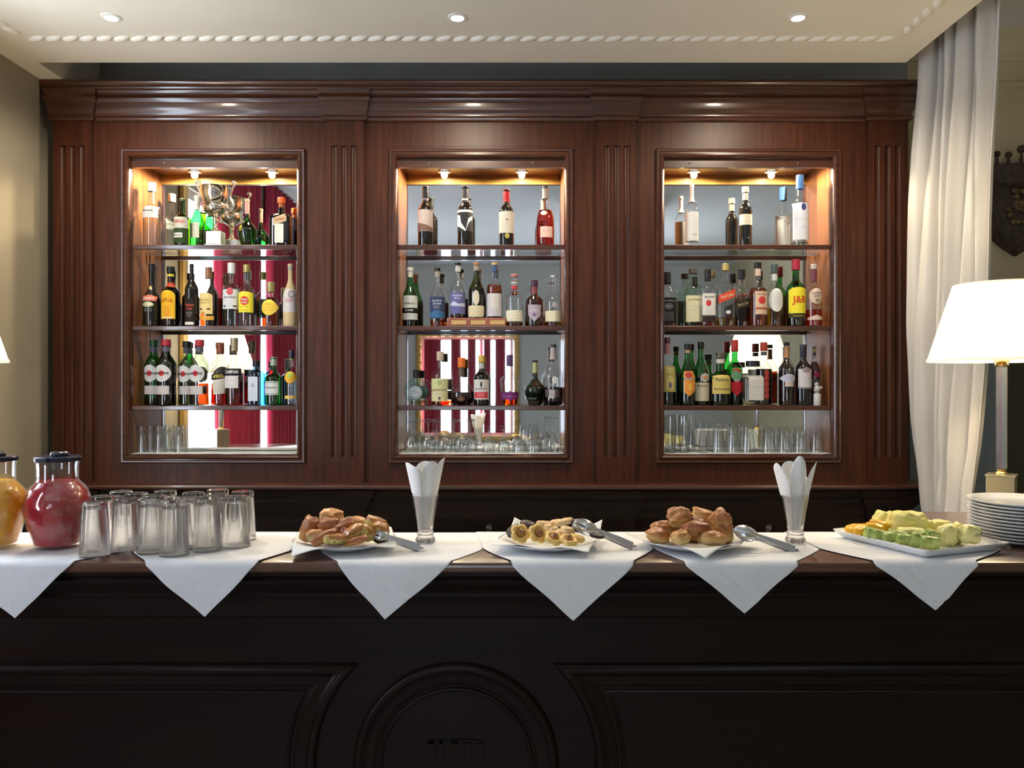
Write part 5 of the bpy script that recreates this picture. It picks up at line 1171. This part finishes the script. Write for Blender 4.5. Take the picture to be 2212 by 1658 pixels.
bottle(1602, 582, 34, S2, 'red', 'clear', 'damber', .33, (Bk, .16, 1.2), None, [([(-.97, .28), (.97, .39), (.97, .52), (-.97, .41)], (.035, .03, .018), [('T', 'Black Label', (.45, .36, .18), 0, .40, 1.5, .05, .29, .012, .0016)])], 'whisky bottle with a slanting black label and dark amber liquid', Y=3.90)
bottle(1637, 568, 38, S2, 'malt', 'clear', 'amber', .60, (Bk, .09, 1.25), ((.66, .48, .38), .79, .92), [(rect(-.55, .96, .18, .54), (.68, .48, .34), [('S', oval(.2, .40, .42, .06), (.58, .05, .05)), ('T', 'Four Roses', (.2, .1, .08), .2, .495, 1.1, .03), ('S', rect(-.5, .92, .255, .29), (.35, .12, .06))])], 'amber bourbon bottle with a red rose on its pinkish label', Y=3.862)
bottle(1673, 572, 35, S2, 'round', 'clear', 'gold', .28, ((.06, .09, .08), .14, 1.2), [((.55, .57, .56), .74, .85)], [(oval(-.02, .42, .88, .19), (.68, .70, .68), [('L', Gr, 0, .36, .46, 1.0, 3)])], 'clear whisky bottle with a large white oval label', Y=3.872)
bottle(1719, 562, 40, S2, 'round', 'green', 'dark', .30, ((.42, .02, .05), .15, 1.25), None, [(arch(-.93, .97, .19, .58, .05), (.85, .74, .05), [('T', 'J&B', (.60, .10, .02), .05, .38, 1.45, .14, 0, .03, .0014)]), (rect(-.93, .97, .12, .18), (.04, .05, .02), [('L', Ye, 0, .15, .15, 1.2, 1)])], 'green whisky bottle with a bright yellow label and red cap', Y=3.868)
bottle(1758, 572, 34, S2, 'round', 'clear', 'orange', .27, ((.62, .50, .48), .07, 1.15), ((.16, .04, .06), .72, .92), [(oval(0, .485, .82, .125), (.66, .52, .42), [('T', 'TULLAMORE', Dk, 0, .53, 1.2, .03), ('T', 'DEW', Dk, 0, .48, .7, .035), ('S', oval(.1, .41, .3, .03), (.25, .22, .1))]), ([(-.95, .10), (.95, .10), (.95, .14), (0, .18), (-.95, .14)], (.70, .55, .45))], 'clear whiskey bottle with a round cream label and purple neck, beside the yellow label', Y=3.865)
# ---- right niche, third shelf
bottle(1441, 730, 36, S3, 'slope', 'clear', 'dark', .20, ((.14, .02, .04), .08, 1.15), ((.30, .14, .16), .76, .92), [(rect(-.9, .97, .20, .58), (.42, .36, .12), [('S', arch(-.3, .75, .24, .44, .05), (.60, .52, .20)), ('S', oval(.2, .30, .22, .05), (.14, .14, .2)), ('L', Wt, .2, .50, .54, .9, 2)])], 'bitter liqueur bottle with an ornate yellow label, leftmost on the third right shelf', Y=3.865)
bottle(1485, 744, 34, S3, 'slope', 'green', 'dark', .22, (Bk, .08, 1.2), ((.42, .30, .18), .86, .91), [([(-.6, .22), (0, .15), (.8, .24), (.85, .46), (.5, .56), (-.6, .56)], (.74, .28, .05), [('S', oval(-.05, .50, .45, .05), (.45, .06, .05)), ('S', rect(-.6, .8, .42, .45), (.35, .32, .28)), ('S', oval(.15, .30, .3, .06), (.80, .45, .08))])], 'green amaro bottle with an orange and red picture label', Y=3.858)
bottle(1514, 739, 35, S3, 'slope', 'green', 'dark', .45, (Bk, .10, 1.2), None, [(rect(-.92, .97, .07, .36), (.66, .58, .42), [('T', 'BRANCA', Dk, 0, .31, 1.3, .04), ('L', Gr, 0, .12, .26, 1.3, 5)]), (oval(.3, .44, .6, .07), (.42, .46, .42), [('S', oval(.3, .44, .3, .03), (.6, .25, .1))])], 'dark green bitter bottle with a cream label and black cap', Y=3.862)
bottle(1556, 762, 43, S3, 'stout', 'green', 'dark', .25, ((.12, .10, .08), .10, 1.1), ((.60, .55, .45), .80, .88), [(arch(-.9, 1.0, .22, .58, .03), (.62, .48, .14), [('T', 'Petrus', Dk, 0, .49, 1.3, .06), ('T', 'Boonekamp', Dk, .05, .31, 1.6, .05)])], 'squat green bitter bottle with a wide gold label', Y=3.862)
bottle(1587, 735, 33, S3, 'round', 'green', 'dark', .30, ((.62, .04, .03), .17, 1.25), None, [(shieldo(-.7, .75, .14, .36), (.60, .03, .05)), (lens(-.7, .8, .36, .56), (.45, .42, .42), [('S', arch(-.5, .6, .40, .56, .05), (.15, .35, .2)), ('S', lens(-.6, .7, .50, .57), (.5, .04, .03))])], 'green cherry-liqueur bottle with a red cap and a red shield label', Y=3.895)
bottle(1626, 780, 45, S3, 'sqlow', 'clear', 'pale', .05, (Bk, .12, 2.4), None, [(rect(-.62, .85, .12, .68), (.62, .60, .57), [('S', rect(-.6, .83, .42, .43), Gr)])], 'square clear liqueur bottle with a broad flat black cap and silver label', Y=3.853)
bottle(1650, 740, 34, S3, 'round', 'clear', 'dark', .58, ((.50, .05, .02), .13, 1.25), ((.12, .12, .14), .80, .86), [(rect(-.35, .45, .10, .56), (.06, .02, .02), [('S', oval(.05, z, .30, .048), (.45, .06, .05)) for z in (.15, .245, .34, .435, .52)])], 'dark liqueur bottle with a column of red round seals and a red cap', Y=3.905)
bottle(1699, 740, 33, S3, 'slim', 'clear', 'damber', .55, (Bk, .05, 1.3), ((.42, .22, .08), .76, .93), [(lens(-1.0, .99, .36, .50), (.55, .55, .68), [('L', (.25, .25, .5), 0, .41, .45, 1.2, 2)]), (rect(-.5, .6, .30, .37), (.60, .50, .45))], 'aged grappa bottle with a lilac paper band label and black stopper', Y=3.865)
bottle(1735, 745, 34, S3, 'bord', blackg, None, 0, ((.02, .012, .03), .20, 1.08), None, [(rect(-.85, .85, .28, .60), (.64, .62, .64), [('S', oval(.05, .585, .5, .045), (.32, .25, .27)), ('S', rect(-.83, .83, .285, .30), (.2, .16, .18)), ('L', Gr, 0, .38, .46, 1.1, 3)])], 'red wine bottle with a white label and an oval seal, on the third right shelf', name='wine_bottle', Y=3.87)
bottle(1759, 748, 24, S3, 'slim', pt('plum_glass', (.035, .008, .015), .12, coat=.5), None, 0, ((.50, .42, .18), .10, 1.15, .3), ((.42, .38, .42), .74, .84), [(oval(.1, .52, .5, .05), (.30, .03, .08)), (rect(-.8, .8, .30, .44), (.06, .06, .07))], 'thin dark plum bottle with a gold cap behind the small figurine', Y=3.905)
t = thing('figurine', 'small white and grey bird figurine on a white pedestal at the right of a shelf', 'figurine', (X(1765, 3.85), 3.85, S3+.0003))
obj('pedestal', G().lathe([(0, 0), (.017, 0), (.0185, .004), (.0185, .052), (.016, .058), (0, .06)], n=20), pt('white_ceramic', (.62, .62, .60), .2), t)
g = G().ball((0, 0, .078), (.018, .014, .022)).ball((-.002, 0, .103), (.012, .011, .012)).ball((.012, 0, .085), (.016, .008, .010))
obj('bird', g, ramp2('mottled_ceramic', (.10, .11, .11), (.66, .66, .64), nscale=60, rough=.3), t, smooth=60, fix=False)

# neighbours that would touch stand a little further apart in depth
for _ in range(60):
    for i, p in enumerate(BOTS):
        for q in BOTS[i+1:]:
            if abs(p.root.location.z-q.root.location.z) > .06: continue
            dd = (p.root.location.xy-q.root.location.xy).length; need = p.R+q.R+.0006-dd
            if need > 0:
                f, k = (p, q) if p.root.location.y < q.root.location.y else (q, p)
                for o_, s_ in ((f, -1), (k, 1)):
                    y = o_.root.location.y; y2 = min(MY-.003-o_.R, max(3.8165+o_.R, y+s_*need*.6)); o_.root.location.x *= y2/y; o_.root.location.y = y2
# ---------------------------------------------------------------- trophy
Y = 3.875; t = thing('trophy_cup', 'silver and gilt trophy cup with scrolled handles among the green bottles', 'trophy', (X(466, Y), Y, S1+.0003))
obj('plinth', G().box(-.043, .043, -.033, .033, 0, .008).box(-.038, .038, -.030, .030, .008, .072), pt('silver_plinth', (.62, .58, .48), .25, metal=.8), t, smooth=0, bevel=.002)
obj('name_plate', G().box(-.032, .034, -.0315, -.0300, .014, .064), pt('engraved_plate', (.66, .62, .50), .4, metal=.5), t, smooth=0)
obj('cup', G().lathe([(0, .072), (.020, .072), (.022, .078), (.011, .09), (.009, .12), (.014, .135), (.010, .142), (.020, .15), (.048, .168), (.060, .19), (.055, .205), (.050, .212), (.058, .22), (.068, .25), (.073, .29), (.076, .292), (.071, .292), (.064, .25), (.05, .215), (0, .17)], (-.002, 0, 0), 32), silver, t, smooth=50)
for s_ in (1, -1):
    pts = smooth_path([(s_*.046, 0, .170), (s_*.075, 0, .175), (s_*.088, 0, .205), (s_*.072, 0, .245), (s_*.083, 0, .285), (s_*.096, 0, .308), (s_*.088, 0, .322), (s_*.077, 0, .314)], 6)
    obj('handle', G().tube(pts, .0055, 10), silver, t, smooth=60)

# ================================================================ GLASSES IN THE NICHES
def glass_mesh(prof_out, th=.0022, bottom=.008, n=28):
    """solid-walled glass: outer profile [(r, z)...] from foot to rim, open top"""
    inner = [(r-th, z) for r, z in prof_out if z > bottom][::-1]
    return G().lathe([(0, prof_out[0][1])]+prof_out+inner+[(0, bottom)], n=n)
BZ = NZ0+.0055
nglass = thin('niche_glass', (.96, .97, .97), (.60, .64, .65), rough=.03)
def cloth_floor(x0, x1, lab, seed):
    g = G(); nx, ny = 60, 8; V = []
    for j in range(ny+1):
        for i in range(nx+1):
            x = x0+(x1-x0)*i/nx; y = 3.80+(3.975-3.80)*j/ny
            z = NZ0+.0015+.0035*abs(noise.noise(Vector((x*9, y*12, seed))))
            V.append((x, y+(.006*noise.noise(Vector((x*14, 0, seed))) if j == 0 else 0), z))
    g.add(V, [(j*(nx+1)+i, j*(nx+1)+i+1, (j+1)*(nx+1)+i+1, (j+1)*(nx+1)+i) for j in range(ny) for i in range(nx)])
    o = obj('shelf_cloth', g, linen, smooth=60); s_ = o.modifiers.new('s', 'SOLIDIFY'); s_.thickness = .0015; s_.offset = 1
    tag(o, lab, 'cloth')
for k, s_ in enumerate(('left', 'centre', 'right')):
    cloth_floor(NICH[k][0]+.004, NICH[k][1]-.004, 'white cloth lining the bottom of the %s niche under the glasses' % s_, k*3.3)
def niche_glass(name, px, Y, prof, h, flipped, label, group, cat='glass', th=.002):
    g = glass_mesh(prof, th)
    if flipped: g = flip(g, h)
    o = obj(name, g, nglass, smooth=35); o.location = (X(px, Y), Y, BZ+.0002)
    return tag(o, label, cat, group)
hb = [(.024, 0), (.0255, .002), (.029, .06), (.033, .128)]
grp = 'highball glasses in the bottom of the left niche'
for px, Y, lab in ((309, 3.86, 'upturned clear highball glass, leftmost in the bottom of the left niche'), (328, 3.935, 'upturned clear highball glass at the back left of the left niche floor'),
                   (346, 3.86, 'upturned clear highball glass in the middle of the front row, left niche floor'), (366, 3.94, 'upturned clear highball glass at the back, right of centre, left niche floor'),
                   (390, 3.87, 'upturned clear highball glass standing alone at the right on the left niche floor')):
    niche_glass('highball_glass', px, Y, hb, .128, True, lab, grp)
wine = [(.030, 0), (.030, .0015), (.012, .004), (.0045, .010), (.004, .058), (.010, .066), (.028, .080), (.037, .105), (.036, .13), (.031, .152)]
def stem_glass(px, Y, prof, h, fl, lab, group, name='wine_glass', zoff=0):
    # bowl open: solid stem up to the cup, then thin walls
    k = next(i for i, (r, z) in enumerate(prof) if z > h*.40 and r > .006)
    inner = [(r-.0015, z+.0015) for r, z in prof[k:]][::-1]
    g = G().lathe([(0, 0)]+prof+inner+[(0, prof[k][1]+.002)], n=28)
    if fl: g = flip(g, h)
    o = obj(name, g, nglass, smooth=35); o.location = (X(px, Y), Y, BZ+.0002+zoff); return tag(o, lab, 'glass', group)
grp = 'balloon glasses upturned in the centre niche'
for i, (px, Y) in enumerate(((889, 3.85), (925, 3.86), (961, 3.85), (997, 3.865), (907, 3.93), (943, 3.935), (979, 3.935), (1015, 3.935))):
    stem_glass(px, Y, wine, .152, True, ('upturned balloon wine glass in the front row of the centre niche, ' if i < 4 else 'upturned balloon wine glass in the back row of the centre niche, ')+('leftmost', 'second from left', 'third from left', 'rightmost')[i % 4], grp)
small = [(.026, 0), (.026, .0015), (.010, .004), (.005, .010), (.0045, .045), (.010, .052), (.024, .066), (.030, .09), (.029, .115)]
stem_glass(1055, 3.84, small, .115, True, 'small upturned stemmed glass in the centre niche, left one of a pair', 'small stemmed glasses in the centre niche')
stem_glass(1088, 3.84, small, .115, True, 'small upturned stemmed glass in the centre niche, right one of a pair', 'small stemmed glasses in the centre niche')
tum = [(.024, 0), (.026, .002), (.031, .03), (.033, .062)]
grp = 'short tumblers stacked in the centre niche'
for i, (px, Y, zz) in enumerate(((1121, 3.85, 0), (1152, 3.85, 0), (1124, 3.93, 0), (1158, 3.93, 0))):
    niche_glass('tumbler', px, Y, tum, .062, True, 'short upturned tumbler, %s, right of the small stemmed glasses' % ('front left of the cluster', 'front right of the cluster', 'back left of the cluster', 'back right of the cluster')[i], grp)
for i, px in enumerate((1137, 1151)):
    o = niche_glass('tumbler', px, (3.85, 3.93)[i], tum, .062, True, 'short upturned tumbler stacked on top of the others, %s' % ('nearer one', 'farther one')[i], grp); o.location.z += .0635
tall = [(.030, 0), (.030, .002), (.010, .005), (.005, .012), (.0045, .075), (.012, .085), (.030, .11), (.034, .14), (.030, .172)]
stem_glass(1193, 3.85, tall, .172, True, 'tall upturned wine glass at the front right end of the centre niche', 'tall wine glasses in the centre niche')
stem_glass(1180, 3.93, tall, .172, True, 'tall upturned wine glass at the back right of the centre niche', 'tall wine glasses in the centre niche')
beer = [(.026, 0), (.028, .003), (.024, .012), (.026, .04), (.031, .10), (.032, .15), (.0315, .178)]
grp = 'tall beer glasses in the right niche'
for i, (px, Y) in enumerate(((1448, 3.845), (1478, 3.85), (1462, 3.91), (1492, 3.915))):
    niche_glass('beer_glass', px, Y, beer, .178, False, 'tall upright beer glass at the left of the right niche, '+('front left', 'front right', 'back left', 'back right')[i], grp, th=.0025)
t = obj('decanter', G().lathe([(0, 0), (.020, 0), (.022, .004), (.021, .05), (.012, .09), (.007, .115), (.006, .135), (.011, .145), (.011, .155), (.005, .162), (0, .163)], n=24), thin('bright_glass', (.85, .87, .87), (.35, .36, .36), .02), smooth=45)
t.location = (X(1519, 3.85), 3.85, BZ+.0002); tag(t, 'small slender glass decanter between the beer glasses and the upturned glasses', 'decanter')
conic = [(.022, 0), (.024, .003), (.027, .06), (.031, .10), (.034, .142)]
grp = 'upturned tall glasses in the right niche'
for i, (px, Y) in enumerate(((1552, 3.85), (1584, 3.845), (1616, 3.85), (1548, 3.94), (1579, 3.935), (1608, 3.94))):
    niche_glass('highball_glass', px, Y, conic, .142, True, 'tall upturned glass in the middle of the right niche, '+('front row left', 'front row centre', 'front row right', 'back row left', 'back row centre', 'back row right')[i], grp)
grp = 'upturned tumblers in the right niche'
tum2 = [(.026, 0), (.028, .003), (.031, .05), (.036, .112)]
for i, (px, Y) in enumerate(((1660, 3.86), (1694, 3.86), (1728, 3.86), (1764, 3.86), (1674, 3.94), (1706, 3.94), (1738, 3.94))):
    niche_glass('tumbler', px, Y, tum2, .112, True, 'upturned tumbler at the right of the right niche, '+('front row first', 'front row second', 'front row third', 'front row last', 'back row left', 'back row middle', 'back row right')[i], grp, th=.0025)
# ---- two unseen uplighters, added behind the camera to brighten the ceiling
for i, (x, y) in enumerate(((1.50, -1.3), (-1.88, -1.2))):
    t = thing('added_uplighter', ('added brass uplighter behind the partition, unseen, there to brighten the ceiling', 'added brass uplighter near the left wall, unseen, there to brighten the ceiling')[i], 'added lamp', (x, y, 0), 0, 'added uplighters behind the camera')
    obj('base', G().lathe([(0, 0), (.14, 0), (.14, .02), (.03, .035), (0, .035)], n=28), brass, t, smooth=40)
    obj('pole', G().tube([(0, 0, .03), (0, 0, 1.78)], .013), brass, t, smooth=50)
    obj('bowl', G().lathe([(0, 1.76), (.05, 1.77), (.13, 1.83), (.16, 1.88), (.155, 1.88), (.12, 1.84), (0, 1.79)], n=32), brass, t, smooth=50)
    o = lamp('added_uplight', 'SPOT', (x, y, 1.92), UP_W, (.90, .95, 1), t, spot_size=2.75, spot_blend=.6, shadow_soft_size=.08); o.rotation_euler = (PI, 0, 0)
